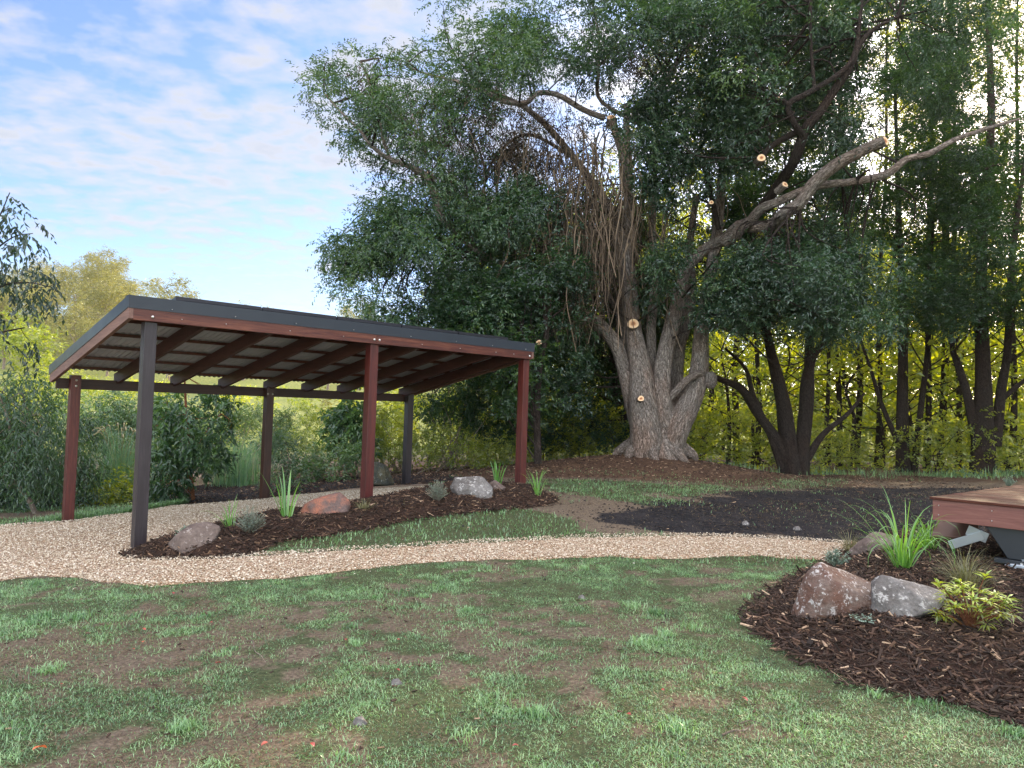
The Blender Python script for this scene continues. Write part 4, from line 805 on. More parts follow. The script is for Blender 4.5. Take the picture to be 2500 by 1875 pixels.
for r_, row in enumerate(grid):
    for c_, ch in enumerate(row):
        if ch == '.': continue
        d = int(ch); px0 = 745+c_*50; py0 = -100+r_*44
        if 1430 < px0 < 1810 and py0 > (740 if px0 > 1530 else 640): continue
        if (px0 > 1820 and py0 > 800) or (px0 > 2080 and py0 > 420 and d < 5) or (px0 > 2180 and py0 > 480): continue
        k = rng.poisson(d*(.72 if d > 4 else .42)*(.4 if px0 > 2060 else .62 if (px0 < 1460 and py0 > 200) else .85 if px0 < 1460 else 1.))
        for _ in range(k):
            px = px0+rng.uniform(0, 50); py = py0+rng.uniform(0, 44); depth = 2.3*math.sqrt(max(.1, 1-((px-1450)/1100)**2))
            y_ = YT+rng.normal()*depth*.62-(.6 if d >= 6 else -.2)
            if d >= 6 and px > 1500 and y_ > YT: y_ = YT-abs(rng.normal())*1.6-.6
            if d <= 3: y_ = YT+1.0+abs(rng.normal())*1.4
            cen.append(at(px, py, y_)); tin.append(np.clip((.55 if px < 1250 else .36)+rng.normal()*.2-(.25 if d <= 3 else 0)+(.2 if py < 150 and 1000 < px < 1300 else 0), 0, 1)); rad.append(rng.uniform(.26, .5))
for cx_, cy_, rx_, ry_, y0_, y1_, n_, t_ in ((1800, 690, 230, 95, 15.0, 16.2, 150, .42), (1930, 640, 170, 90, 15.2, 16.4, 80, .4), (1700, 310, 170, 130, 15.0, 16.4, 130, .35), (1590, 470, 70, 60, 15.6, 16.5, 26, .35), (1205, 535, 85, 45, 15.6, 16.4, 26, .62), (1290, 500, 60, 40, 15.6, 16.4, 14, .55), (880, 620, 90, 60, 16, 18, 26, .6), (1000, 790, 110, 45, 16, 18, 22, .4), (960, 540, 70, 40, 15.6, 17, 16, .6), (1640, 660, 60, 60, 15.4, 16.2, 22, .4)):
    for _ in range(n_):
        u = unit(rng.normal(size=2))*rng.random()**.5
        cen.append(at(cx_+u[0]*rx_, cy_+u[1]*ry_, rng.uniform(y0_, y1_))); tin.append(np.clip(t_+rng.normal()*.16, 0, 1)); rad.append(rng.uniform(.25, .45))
for _ in range(400):
    px, py = rng.uniform(1080, 1580), rng.uniform(470, 860)
    if 1270 < px < 1400 and py < 520: continue
    cen.append(at(px, py, YT+rng.uniform(1.8, 3.6))); tin.append(rng.uniform(0, .3)); rad.append(rng.uniform(.3, .55))
front = np.concatenate([pxline(s, YT, 3)[0] for s in limbs[6:14]+[[q_ for q_ in stems[0] if q_[1] < 960], stems[6][3:9], stems[3][4:8]]]); q2 = front[:, [0, 2]]*(1/front[:, 1:2]); cen = np.array(cen); pc = (cen-[0, 0, 0])[:, [0, 2]]/cen[:, 1:2]
near = np.array([np.any((np.hypot(*(q2-p_).T) < .026) & (front[:, 1] > c_[1]-.35)) for p_, c_ in zip(pc, cen)]); cen = cen[~near]; tin = np.array(tin)[~near]; rad = np.array(rad)[~near]
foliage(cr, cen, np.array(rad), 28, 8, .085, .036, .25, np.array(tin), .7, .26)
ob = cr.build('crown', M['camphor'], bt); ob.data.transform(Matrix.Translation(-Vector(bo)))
dc = []; 
for cx_, cy_, rx_, ry_, n_ in ((1130, 330, 150, 130, 80), (1300, 380, 130, 110, 60), (940, 250, 60, 90, 26), (1560, 130, 130, 90, 50), (1150, 560, 120, 80, 30), (1420, 560, 110, 140, 40)):
    for _ in range(n_): u = rng.normal(size=2)*.55; dc.append(at(cx_+u[0]*rx_, cy_+u[1]*ry_, YT+rng.uniform(.2, 2.2)))
db = MB(); foliage(db, np.array(dc), rng.uniform(.25, .45, len(dc)), 16, 8, .07, .03, .7, None, .9, .26); ob = db.build('withered_foliage', M['dead'], bt); ob['label'] = 'dark brownish withered leaves among the vines'; ob.data.transform(Matrix.Translation(-Vector(bo)))
tw = MB()                                                              # twigs that carry the clumps
allL = np.concatenate([pxline(s, YT, 3)[0] for s in limbs+stems])
for c in cen[::3]:
    d = np.linalg.norm(allL-c+rng.normal(size=3)*.4, axis=1); j = int(np.argmin(d)); d = np.linalg.norm(allL-c, axis=1)
    if d[j] > 2.6 or d[j] < .3: continue
    a = allL[j]; mid = (a+c)/2+rng.normal(size=3)*.18*d[j]+[0, 0, .1*d[j]]; Q = spline([a, mid, c], 4); tube(tw, Q, np.linspace(.010+.008*d[j], .006, len(Q)), 5)
ob = tw.build('branchlets', M['bark2'], bt, True); ob.data.transform(Matrix.Translation(-Vector(bo)))
# vines
vm = MB()
def vine(x0, y0, x1, y1, Y, w, sag):
    n = 9; t = np.linspace(0, 1, n); P = []
    amp = rng.uniform(3, 16); ph = rng.random()*6; fr = rng.uniform(1.5, 4)
    for i in range(n): P.append(at(x0+(x1-x0)*t[i]+amp*math.sin(ph+fr*t[i]*3)*math.sin(math.pi*min(1, t[i]*1.3+.05))+sag*math.sin(math.pi*t[i]), y0+(y1-y0)*t[i], Y+.35*math.sin(ph*2+t[i]*4)))
    Q = spline(P, 4); tube(vm, Q, w*np.linspace(1, .7, len(Q)), 5, tint=rng.random())
for i in range(230):
    x = rng.normal(1440, 85); x = min(max(x, 1120), 1650); y = rng.uniform(300, 600); ln = rng.uniform(120, 360); vine(x, y, x+rng.normal()*35, min(y+ln, 860), YT-rng.uniform(-.6, 1.3), rng.uniform(.006, .017), rng.normal()*14)
for i in range(150):
    x = rng.uniform(1000, 1420); y = rng.uniform(190, 430); vine(x, y, x+rng.normal()*30, y+rng.uniform(60, 260), YT+rng.uniform(-.5, 1.3), rng.uniform(.004, .009), rng.normal()*12)
for i in range(60):
    x = rng.uniform(1450, 1780); y = rng.uniform(400, 640); vine(x, y, x+rng.normal()*40, y+rng.uniform(100, 260), YT-rng.uniform(-.8, .8), rng.uniform(.005, .012), rng.normal()*20)
for i in range(36): 
    x = rng.uniform(1180, 1500); y = rng.uniform(430, 760); vine(x, y, x+rng.uniform(60, 200), y+rng.uniform(-120, 120), YT-rng.uniform(-.5, .9), rng.uniform(.005, .012), rng.normal()*30)
for i in range(46):
    a = rng.random()*6.28; vine(1440, 775, 1440+math.cos(a)*rng.uniform(30, 90), 775+math.sin(a)*rng.uniform(20, 60), YT-.4, .008, 0)
M['vine'] = tintmat('dry_vine', [(0, (.04, .03, .022)), (.5, (.125, .09, .065)), (1, (.25, .185, .13))], .85, 20)
tag(vm.build('hanging_vines', M['vine'], smooth=True), 'tangle of long brown woody vines hanging through the old tree', 'vines', kind='stuff')

def traced(name, px, py, Y, stems_, label, clumps=(), leaf='forest', bark='bark2', cuts=(), group=None, cl=.09, cw=.046, nspr=30, twigs=True, crad=(.3, .65), droop=.1, flat=.5, twr=1., tmax=3., nup=1., per=8, sprl=.26):
    e, o = treeroot(name, px, py, Y, label, 'tree', group); mb = MB(); L = []
    for s in stems_: Q, W = pxline(s, Y, 5); tube(mb, Q, W, 10, .1); L.append(Q[::2])
    L = np.concatenate(L); used = np.zeros(len(L)); c = np.array([at(a, b, y) for a, b, y, *_ in clumps]) if len(clumps) else np.zeros((0, 3))
    if twigs:
        for q in c[::2]:
            d = np.linalg.norm(L-q+rng.normal(size=3)*min(.9, tmax*.25), axis=1); d = np.where(np.linalg.norm(L-q, axis=1) > tmax, 99, d)+99*(used > 1); j = int(np.argmin(d))
            used[j] += 1
            if .25 < d[j] < tmax: tube(mb, spline([L[j], (L[j]+q)/2+rng.normal(size=3)*.12*d[j]+[0, 0, .08*d[j]], q], 3), np.linspace(.008+.007*d[j], .005, 7)*twr, 5)
    ob = mb.build('trunk', M[bark], e, True); ob.data.transform(Matrix.Translation(-Vector(o)))
    if len(c):
        cm = MB(); foliage(cm, c, rng.uniform(crad[0], crad[1], len(c)), nspr, per, cl, cw, droop, np.array([q[3] if len(q) > 3 else rng.uniform(.2, .6) for q in clumps]), flat, sprl, nup=nup)
        ob = cm.build('crown', M[leaf], e); ob.data.transform(Matrix.Translation(-Vector(o)))
    for cpx, cpy, w, nrm in cuts: cutface(e, at(cpx, cpy, Y-.1), w/2*Y/F_PX, nrm, o)
    return e
def cl_(n, x0, x1, y0, y1, Y0, Y1, t0=.2, t1=.6, thr=.42, s=160):
    out = []
    while len(out) < n:
        x, y = rng.uniform(x0, x1), rng.uniform(y0, y1)
        if fbm(np.array([x/s]), np.array([y/s+x0*.01]), 1., 3)[0] > thr: out.append((x, y, rng.uniform(Y0, Y1), rng.uniform(t0, t1)))
    return out
traced('forest_tree', 1945, 1163, 19.3, [[(1935, 1168, 50), (1925, 1090, 42), (1915, 1000, 36), (1900, 930, 30), (1885, 870, 24), (1870, 800, 20), (1855, 700, 14), (1850, 600, 10)],
    [(1940, 1160, 40), (1900, 1080, 28), (1850, 1010, 22), (1810, 950, 20), (1755, 925, 14), (1700, 900, 9)], [(1955, 1165, 40), (1960, 1080, 34), (1965, 1000, 30), (1968, 930, 26), (1985, 870, 20), (2015, 830, 14), (2030, 790, 10)],
    [(1960, 1110, 28), (1975, 980, 24), (1975, 890, 22), (1975, 800, 20), (1960, 700, 18), (1955, 600, 14), (1950, 480, 10)], [(1915, 1160, 22), (1880, 1060, 16), (1840, 970, 14), (1820, 900, 9), (1770, 850, 6)], [(1970, 1120, 22), (2010, 1060, 14), (2070, 1010, 10), (2110, 960, 6)]],
    'dark forked tree with several leaning stems right of the huge old tree', cl_(95, 1780, 2120, 440, 770, 17.6, 21, .1, .5, .47), per=8)
traced('forest_tree', 2205, 1155, 22, [[(2205, 1165, 36), (2203, 1000, 26), (2205, 850, 22), (2203, 700, 18), (2195, 560, 14), (2190, 400, 10), (2185, 200, 7)], [(2200, 1100, 14), (2150, 980, 10), (2125, 900, 8), (2090, 800, 6)],
    [(2230, 1160, 18), (2250, 980, 14), (2265, 850, 12), (2270, 700, 10), (2280, 520, 7)]], 'straight slender dark tree standing between two forked forest trees', cl_(170, 2000, 2360, 100, 760, 19.5, 24, .1, .5, .47))
traced('forest_tree', 2400, 1150, 21, [[(2400, 1162, 62), (2400, 1050, 50), (2400, 900, 34), (2395, 750, 28), (2400, 560, 24), (2420, 300, 18), (2410, 0, 12)], [(2385, 1070, 26), (2360, 960, 20), (2335, 880, 16), (2325, 850, 12), (2320, 760, 8)],
    [(2430, 1090, 28), (2445, 950, 22), (2460, 850, 18), (2470, 650, 14), (2500, 400, 9)], [(2440, 980, 14), (2500, 930, 10), (2560, 900, 7)]], 'thick trunked tree forking low at the right edge of the frame', cl_(120, 2230, 2640, 500, 800, 17.8, 21, .1, .4, .46)+cl_(110, 2220, 2640, 100, 520, 18.5, 23, .1, .5, .45))
traced('forest_tree', 2300, 1130, 26, [[(2296, 1140, 18), (2310, 800, 16), (2308, 500, 16), (2310, 230, 18), (2280, 120, 12), (2255, 40, 8), (2240, -60, 5)], [(2312, 240, 13), (2318, 120, 11), (2325, 0, 9), (2330, -120, 5)], [(2310, 260, 10), (2350, 120, 8), (2365, 0, 6)]], 'tall pale forked tree rising at the top right behind the others', cl_(120, 2120, 2520, -150, 420, 24, 27, .3, .8, .45), 'glow', nup=.2, nspr=20)
traced('forest_tree', 2085, 1120, 27, [[(2090, 1140, 16), (2100, 900, 14), (2080, 640, 13), (2060, 420, 11), (2050, 200, 8)], [(2090, 760, 8), (2130, 560, 7), (2150, 400, 5)]], 'thin dark tree in the middle of the right hand wood', cl_(140, 1880, 2280, -120, 560, 25, 29, .3, .8, .45), 'glow', nup=.2, nspr=20)
traced('forest_tree', 2560, 1120, 24, [[(2560, 1140, 26), (2555, 850, 22), (2550, 500, 18), (2540, 200, 12)]], 'tall tree just past the right edge of the frame', cl_(170, 2400, 2800, -150, 600, 21, 25, .2, .5, .35))
traced('forest_tree', 1800, 1110, 28, [[(1800, 1130, 18), (1795, 900, 15), (1810, 650, 12), (1800, 400, 9)]], 'slim tree far behind the huge old tree', cl_(230, 1560, 2020, -100, 600, 24, 29, .25, .7, .42), 'glow', nup=.2, nspr=20)
for i, (px, Y, wd, lean, lb) in enumerate(((2262, 24.5, 13, 10, 'slim dark pole like tree just right of the straight slender tree'), (2340, 25, 12, -14, 'slim dark tree leaning left, before the thick trunked tree'), (2140, 26, 11, 24, 'slim dark tree in the gap left of the straight slender tree'), (2050, 25.5, 12, -30, 'slim dark tree leaning left, right of the dark forked tree'), (2470, 24, 14, 12, 'slim dark tree behind the right fork of the thick trunked tree'), (1850, 25, 11, -10, 'slim dark tree behind the left stems of the dark forked tree'), (2010, 24, 9, 40, 'thin sapling leaning right behind the dark forked tree'))):
    traced('slender_tree', px, 1120, Y, [[(px, 1145, wd*1.3), (px+lean*.2+4, 950, wd), (px+lean*.5-5, 700, wd*.85), (px+lean*.8+4, 420, wd*.7), (px+lean, 150, wd*.5), (px+lean*1.3, -60, 4)], [(px+lean*.4, 760, wd*.5), (px+lean*.4+30, 640, wd*.4), (px+lean*.4+44, 480, wd*.3), (px+lean*.4+60, 330, 3)]], lb, cl_(26, px-90, px+110, -80, 560, Y-1.5, Y+1.5, .2, .7, .4), 'glow', nup=.2, nspr=20)
traced('forest_tree', 1312, 1125, 15.5, [[(1314, 1132, 20), (1311, 1040, 17), (1312, 960, 17), (1320, 880, 15), (1335, 815, 12), (1330, 740, 8), (1335, 690, 5)], [(1306, 960, 9), (1296, 900, 9), (1262, 868, 8), (1190, 862, 7), (1130, 890, 5), (1060, 960, 3)]],
    'small dark leaning tree with a round saw cut behind the right front post', cl_(80, 1060, 1400, 640, 820, 15, 17, .1, .4, .4)+cl_(60, 1000, 1320, 820, 1010, 14.8, 16.5, .3, .8, .4), cuts=[(1316, 836, 14, (0, -1, .1))])
traced('forest_tree', 1530, 1090, 20, [[(1540, 1110, 34), (1535, 1040, 30), (1505, 960, 26), (1500, 890, 20), (1450, 885, 18), (1400, 940, 15), (1330, 935, 11), (1250, 925, 6)], [(1500, 900, 14), (1480, 800, 12), (1440, 700, 8)]], 'low dark crooked tree in the shade behind the huge trunk',
    cl_(190, 1180, 1600, 820, 1080, 19, 22, 0, .4, .3)+cl_(130, 1150, 1700, 640, 860, 19, 22, 0, .4, .35))

# generic trees shared by the rest of the wood, the hill and the shade to the right
def gtree(seed, Ht, R, z0, r0, ncl, nspr, L, W, crad, bark='bark2', leaf='forest', per=8, conic=.3, nb=18):
    global rng
    keep = rng; rng = np.random.default_rng(seed); tm = MB(); cm = MB()
    P = [np.array([0, 0, -.3])]
    for k in range(1, 7): P.append(np.array([rng.normal()*.12*k*Ht/16, rng.normal()*.12*k*Ht/16, Ht*.93*k/6]))
    Q = spline(P, 4); tube(tm, Q, np.linspace(r0, r0*.12, len(Q))*(1+.35*np.exp(-np.arange(len(Q))/1.5)), 9, .1); cen = []
    for b in range(nb):
        t = z0/Ht+(1-z0/Ht)*((b+rng.random())/nb); a = Q[min(len(Q)-1, int(t*len(Q)*.97))]; az = b*2.4+rng.random(); prof = (1-t)**conic*min(1, .45+2*(t-z0/Ht)); l = R*prof*rng.uniform(.7, 1.1)+.3
        tip = a+np.array([math.cos(az)*l, math.sin(az)*l, l*rng.uniform(.15, .7)]); mid = (a+tip)/2+rng.normal(size=3)*.08*l-[0, 0, .05*l]; q = spline([a, mid, tip], 4); tube(tm, q, np.linspace(r0*.32*(1-t*.6), .01, len(q)), 6)
        for j in range(max(1, ncl//nb)): u = rng.uniform(.35, 1.05); cen.append(a+(tip-a)*u+rng.normal(size=3)*.16*l)
    cen = np.array(cen); foliage(cm, cen, rng.uniform(crad[0], crad[1], len(cen)), nspr, per, L, W, .25, None, .75, L*3, nup=.1 if leaf in ('under', 'gum') else 1.); rng = keep
    return tm.mesh('trunk', M[bark], True), cm.mesh('crown', M[leaf])
def plant(name, tmsh, cmsh, x, y, label, cat, group, s=1., rz=0., z=None):
    e = empty(name, (x, y, float(H(x, y)[0]) if z is None else z), label, cat, group, rz); e.scale = (s, s, s)
    for nm, me in (('trunk', tmsh), ('crown', cmsh)):
        o = bpy.data.objects.new(nm, me); C.objects.link(o); o.parent = e
    return e
GA = gtree(11, 15, 4.2, 3.0, .22, 130, 22, .10, .045, (.4, .8), nb=26)
GB = gtree(12, 13, 3.8, 2.0, .18, 120, 22, .10, .045, (.4, .8), nb=24)
for i, (x, y, s) in enumerate(((16.5, 14, 1.0), (19, 18, 1.05), (21, 12.5, 1.0), (23.5, 19, 1.1), (27, 15, 1.15), (29, 21, 1.15), (18.5, 9, .95), (24, 8, 1.0), (34, 18, 1.2), (16.5, 4.5, .9), (22, 3, 1.), (38, 24, 1.3), (30, 11, 1.2))):
    plant('shade_tree', *(GA if i % 2 else GB), x, y, 'tall dense tree in the wood beyond the right edge of the frame', 'tree', 'trees beyond the right edge', s, i*1.3)
GC = gtree(13, 15, 4.4, 2.6, .11, 115, 9, .17, .085, (.7, 1.2), leaf='glow', per=7, nb=24)
GD = gtree(14, 12, 4.0, 2.2, .10, 100, 9, .17, .085, (.7, 1.2), leaf='glow', per=7, nb=20)
for i in range(7):
    plant('wood_tree', *(GC if i % 2 else GD), 4.2+i*3.9+rng.uniform(-.4, .4), 29.4+1.3*math.sin(i*2.1)+.06*i, 'sunlit yellow green tree closing off the back of the wood', 'tree', 'sunlit trees at the back of the wood', 1.+.15*math.sin(i*1.9), i*.9)
GE = gtree(15, 14, 4.8, .4, .10, 130, 16, .24, .13, (.8, 1.4), leaf='under', per=7, nb=26)
for i in range(16):
    plant('field_edge_tree', *GE, -1+i*2.9+rng.uniform(-.7, .7), 47+3*math.sin(i*2.4)+.12*i, 'leafy tree along the far field edge behind the wood', 'tree', 'trees along the far field edge', .85+.25*abs(math.sin(i*1.3)), i*1.9)
UA = gtree(21, 3.8, 2.3, .2, .045, 34, 6, .13, .065, (.6, 1.1), leaf='under', per=7, nb=16)
UB = gtree(22, 2.8, 2.0, .1, .04, 30, 6, .12, .06, (.55, 1.), leaf='under', per=7, nb=14)
UC = gtree(23, 1.1, 1.2, .05, .02, 24, 10, .10, .05, (.25, .5), leaf='under', nb=12)
k = 0
for x, y, s in [(2.8+i*1.4+.3*math.sin(i*2.3), 25.4+.9*math.sin(i*1.7)+.03*i, 1.3+.45*abs(math.sin(i*1.3))+.25*(i > 4)) for i in range(15)]+[(1.2, 21.5, .8), (-.6, 19.4, .7), (-2.2, 20.5, .9), (3.4, 22.8, .8)]:
    plant('understorey_shrub', *(UA if k % 2 else UB), x, y, 'sunlit leafy understorey shrub under the wood behind the huge tree', 'shrub', 'understorey shrubs under the trees', s, k*1.7); k += 1

for i in range(34):
    x = -1+i*.62+rng.uniform(-.3, .3); y = 19.6+.2*abs(x-4)+rng.uniform(-.3, 1.6)
    if math.hypot((x-BT[0])/1.6, (y-BT[1])/1.4) < 1.5 or (x > 5.5 and i % 3): continue
    plant('low_bush', *UC, x, y, 'low leafy bush on the ground at the foot of the wood', 'bush', 'low bushes at the foot of the wood', rng.uniform(.7, 1.25), i*1.1)
# ------------------------------------------------------------------ planting behind the carport, left bank
def bush(name, blobs, label, leaf, nspr=26, L=.07, W=.03, droop=.2, cat='shrub', rad=(.18, .34), group=None, per=8, sprl=.2, dens=14., tint=(.2, .7)):
    """blobs: (px, py, Y, rx_px, ry_px)"""
    xs = blobs[0]; e, o = treeroot(name, xs[0], xs[1], xs[2], label, cat, group); cm = MB(); st = MB(); c = []; t = []
    for px, py, Y, rx, ry in blobs:
        a = rx*ry*(Y/F_PX)**2*3.14; n = max(3, int(a*dens)); tt = rng.uniform(*tint)
        for _ in range(n):
            u = unit(rng.normal(size=3))*rng.random()**.4; c.append(at(px+u[0]*rx, py+u[2]*ry, Y+u[1]*min(rx, ry)*Y/F_PX)); t.append(np.clip(tt+rng.normal()*.12, 0, 1))
    c = np.array(c); gr = H(c[:, 0], c[:, 1])+.08; c[:, 2] = np.maximum(c[:, 2], gr)
    foliage(cm, c, rng.uniform(rad[0], rad[1], len(c)), int(nspr*1.2), per, L, W, droop, np.array(t), .8, sprl)
    for q in c[::3]:
        b = o+rng.normal(size=3)*[.25, .25, 0]; b[2] = float(H(b[0], b[1])[0])-.05; tube(st, spline([b, (b*.5+q*.5)+rng.normal(size=3)*.1, q], 4), np.linspace(.016, .004, 9), 5)
    ob = st.build('stems', M['bark3'], e, True); ob.data.transform(Matrix.Translation(-Vector(o)))
    ob = cm.build('foliage', M[leaf], e); ob.data.transform(Matrix.Translation(-Vector(o))); return e
# far-left weeping bushes
traced('weeping_tree', 89, 1257, 11.6, [[(90, 1262, 12), (72, 1223, 11), (40, 1177, 9), (32, 1110, 8), (26, 1057, 7), (12, 1000, 5), (-10, 950, 4)], [(34, 1120, 5), (60, 1060, 4), (60, 990, 3)]], 'pale stemmed leaning tree with drooping leaves at the left edge',
    cl_(52, -60, 130, 930, 1190, 11, 12.6, .2, .7, .3), 'weep', 'bark3', crad=(.22, .4), cl=.10, cw=.026, droop=.75, nspr=20, sprl=.3, flat=.8, twr=.5)
bush('weeping_shrub', [(150, 1130, 13, 70, 90), (200, 1160, 12.6, 50, 60), (120, 1200, 12.4, 60, 45), (215, 1060, 13.6, 50, 50)], 'dense drooping shrub between the left corner post and the reed clump', 'weep', 22, .10, .026, .75, sprl=.28, tint=(.2, .55))
bush('weeping_shrub', [(20, 1200, 12.6, 60, 60), (-40, 1120, 12.8, 60, 90), (60, 1120, 13.6, 60, 60)], 'dark drooping shrub at the far left edge under the leaning tree', 'weep', 22, .10, .026, .7, sprl=.28, tint=(.05, .35))
bush('bank_shrub', [(260, 1010, 17, 60, 50), (330, 1030, 17, 70, 60), (400, 1000, 18, 70, 45), (300, 1090, 16, 80, 50)], 'mixed green bank shrub seen under the middle of the carport roof', 'bush', 22, .08, .034, .35, tint=(.3, .8))
bush('bank_shrub', [(230, 1215, 12.8, 60, 22), (290, 1205, 13, 45, 25), (330, 1180, 13.4, 40, 30)], 'low leafy shrub at the foot of the reed clump', 'under', 20, .07, .034, .2, tint=(.2, .7))
bush('round_shrub', [(695, 1125, 14.2, 34, 60), (700, 1180, 14.0, 38, 35), (690, 1070, 14.3, 22, 25)], 'rounded dark green shrub right of the back middle post', 'bush', 30, .05, .022, .1, tint=(.1, .45))
bush('bank_shrub', [(780, 1120, 16.5, 70, 36), (850, 1130, 16.2, 60, 30), (740, 1150, 16, 50, 25)], 'low mass of bright green herbs behind the back of the pad', 'bush', 24, .07, .035, .1, tint=(.5, .95))
bush('broadleaf_shrub', [(850, 1010, 17.5, 45, 50), (880, 1060, 17, 40, 45), (830, 1070, 17.3, 35, 30)], 'glossy broad leaved shrub left of the red middle post', 'broad', 18, .14, .06, .35, tint=(.3, .8))
bush('bank_shrub', [(960, 1040, 18, 50, 70), (1010, 1090, 17.6, 60, 45), (930, 1110, 17.2, 40, 35)], 'tangled olive shrub between the middle post and the back right post', 'under', 20, .07, .03, .25, tint=(.1, .6))
bush('bank_shrub', [(1090, 1090, 17, 70, 40), (1170, 1100, 17, 70, 36), (1240, 1100, 17.2, 60, 36)], 'low scrub strung with dry vines behind the right front post', 'under', 20, .06, .028, .25, tint=(.1, .8))
bush('bank_shrub', [(1100, 1000, 18.5, 90, 50), (1200, 1010, 18.8, 80, 60), (1150, 930, 19, 110, 50)], 'dark scrub below the small leaning tree', 'forest', 22, .08, .035, .3, tint=(0, .5))
bush('bank_shrub', [(560, 1020, 20, 50, 40), (620, 1010, 22, 40, 36), (700, 1030, 22, 50, 30)], 'soft grey green bush in front of the pasture', 'weep', 24, .07, .03, .2, tint=(.6, 1.))
bush('bank_shrub', [(760, 1075, 20, 60, 24), (840, 1085, 20, 50, 22)], 'yellow green sunlit scrub beyond the herbs', 'lime', 22, .07, .034, .2, tint=(0, .4))
bush('bank_shrub', [(430, 1040, 17, 60, 50), (500, 1060, 16.5, 50, 40), (400, 1120, 15.5, 60, 45), (520, 1120, 15.5, 50, 30)], 'green bank shrub behind the young broad leaved tree', 'bush', 22, .08, .034, .25, tint=(.3, .8))
traced('young_tree', 471, 1216, 12.8, [[(472, 1220, 9), (467, 1160, 8), (463, 1090, 7), (455, 1010, 6), (452, 950, 5), (450, 910, 4)], [(465, 1120, 4), (500, 1060, 4), (540, 1010, 3)], [(460, 1100, 4), (420, 1050, 3), (390, 1020, 3)], [(476, 1215, 3), (440, 1175, 3), (415, 1140, 2)]],
    'young broad leaved tree with a straight reddish trunk behind the carport', cl_(48, 385, 560, 960, 1150, 12.2, 13.6, .2, .7, .3)+cl_(12, 375, 450, 1130, 1210, 12.4, 13.2, .1, .5, .2), 'broad', 'redstem', crad=(.14, .26), cl=.12, cw=.052, nspr=10, per=6, droop=.5, sprl=.15, flat=.9, twr=.35)
for i, (px, py, Y, hpx, nb, lb) in enumerate(((290, 1205, 13.6, 165, 620, 'tall blue green reed clump with feathery heads left of the dark front post'), (585, 1165, 16.5, 120, 620, 'tall blue green reed clump seen left of the back middle post'))):
    P = at(px, py, Y); P[2] = float(H(P[0], P[1])[0]); e = empty('reed_clump', P, lb, 'reeds'); mb = MB(); r = np.random.default_rng(i); K = 7; hh = hpx*Y/F_PX
    for b in range(nb):
        base = np.array([r.normal()*.32, r.normal()*.25, 0]); az = r.uniform(0, 6.28); L = hh*r.uniform(.6, 1.15); ang = r.uniform(.02, .25); cur = r.uniform(.4, 2.0); d = np.array([math.cos(az), math.sin(az), 0]); s = np.array([-d[1], d[0], 0]); p = base; V = []; w = r.uniform(.006, .012)
        for k in range(K+1):
            t = k/K; V += [p-s*w*(1-t)*.5, p+s*w*(1-t)*.5+s*.001]; p = p+(d*math.sin(ang)+np.array([0, 0, math.cos(ang)]))*L/K; ang += cur*t*t*2.2/K
        mb.add(V, [(2*k, 2*k+1, 2*k+3, 2*k+2) for k in range(K)], tint=r.uniform(.1, .9))
    mb.build('blades', M['reed'], e)
    if i == 0:
        mb = MB()
        for b in range(16): 
            az = r.uniform(0, 6.28); top = np.array([math.cos(az)*.35, math.sin(az)*.35, hh*r.uniform(.95, 1.12)]); Q = spline([np.array([0, 0, .2]), top*[.5, .5, .7], top, top+[math.cos(az)*.12, math.sin(az)*.12, -.03]], 4); tube(mb, Q, np.r_[np.full(len(Q)-5, .003), np.full(5, .012)], 5, tint=1.)
        mb.build('seed_heads', M['wispy'], e)
# dark overhanging tree at the left edge
traced('overhanging_tree', -190, 1300, 8.6, [[(-190, 1330, 40), (-200, 1100, 34), (-180, 800, 28), (-150, 560, 18), (-120, 400, 10)], [(-180, 850, 14), (-90, 760, 8), (0, 700, 5), (70, 690, 3), (118, 700, 2)], [(-170, 700, 12), (-80, 600, 7), (-10, 540, 4), (24, 470, 2)], [(-180, 900, 12), (-80, 830, 8), (10, 810, 5), (60, 800, 3)], [(-160, 660, 9), (-60, 640, 6), (30, 580, 3), (80, 570, 2)]],
    'dark tree with hanging leathery leaves leaning in from the left edge', [(x, y, 8.6+rng.uniform(-.4, .5), rng.uniform(.1, .5)) for x, y in [q_ for k_, q_ in enumerate(((18, 480), (10, 520), (5, 560), (40, 575), (70, 585), (15, 600), (40, 640), (15, 660), (60, 690), (95, 690), (30, 700), (75, 720), (110, 715), (10, 740), (45, 750), (20, 800), (60, 790), (85, 810), (20, 850), (50, 860), (115, 690), (120, 730), (90, 745), (60, 540), (100, 660), (55, 610), (30, 770), (80, 840), (-10, 600), (-20, 700), (-20, 780), (-30, 860), (-40, 520), (-60, 650), (-80, 760), (-90, 560), (-120, 480), (-150, 650), (-130, 850), (-190, 550), (-220, 750), (-160, 420), (-100, 900), (-250, 620), (0, 900), (-40, 940), (30, 910))) if q_[1] < 740 or k_ % 3 == 0]],
    'hang', 'bark2', crad=(.13, .22), cl=.085, cw=.032, nspr=6, per=7, droop=.9, sprl=.16, flat=.9, twr=.4, tmax=1.1)
bush('lime_tree', [(40, 900, 34, 70, 90), (95, 870, 33, 50, 70), (20, 800, 35, 45, 70), (130, 910, 32, 40, 50), (60, 970, 32, 80, 40), (160, 960, 31, 50, 30)], 'bright lime green sunlit tree at the left below the hill', 'lime', 24, .16, .09, .1, 'tree', (.5, .9), dens=1.1, sprl=.5, tint=(.2, .8))
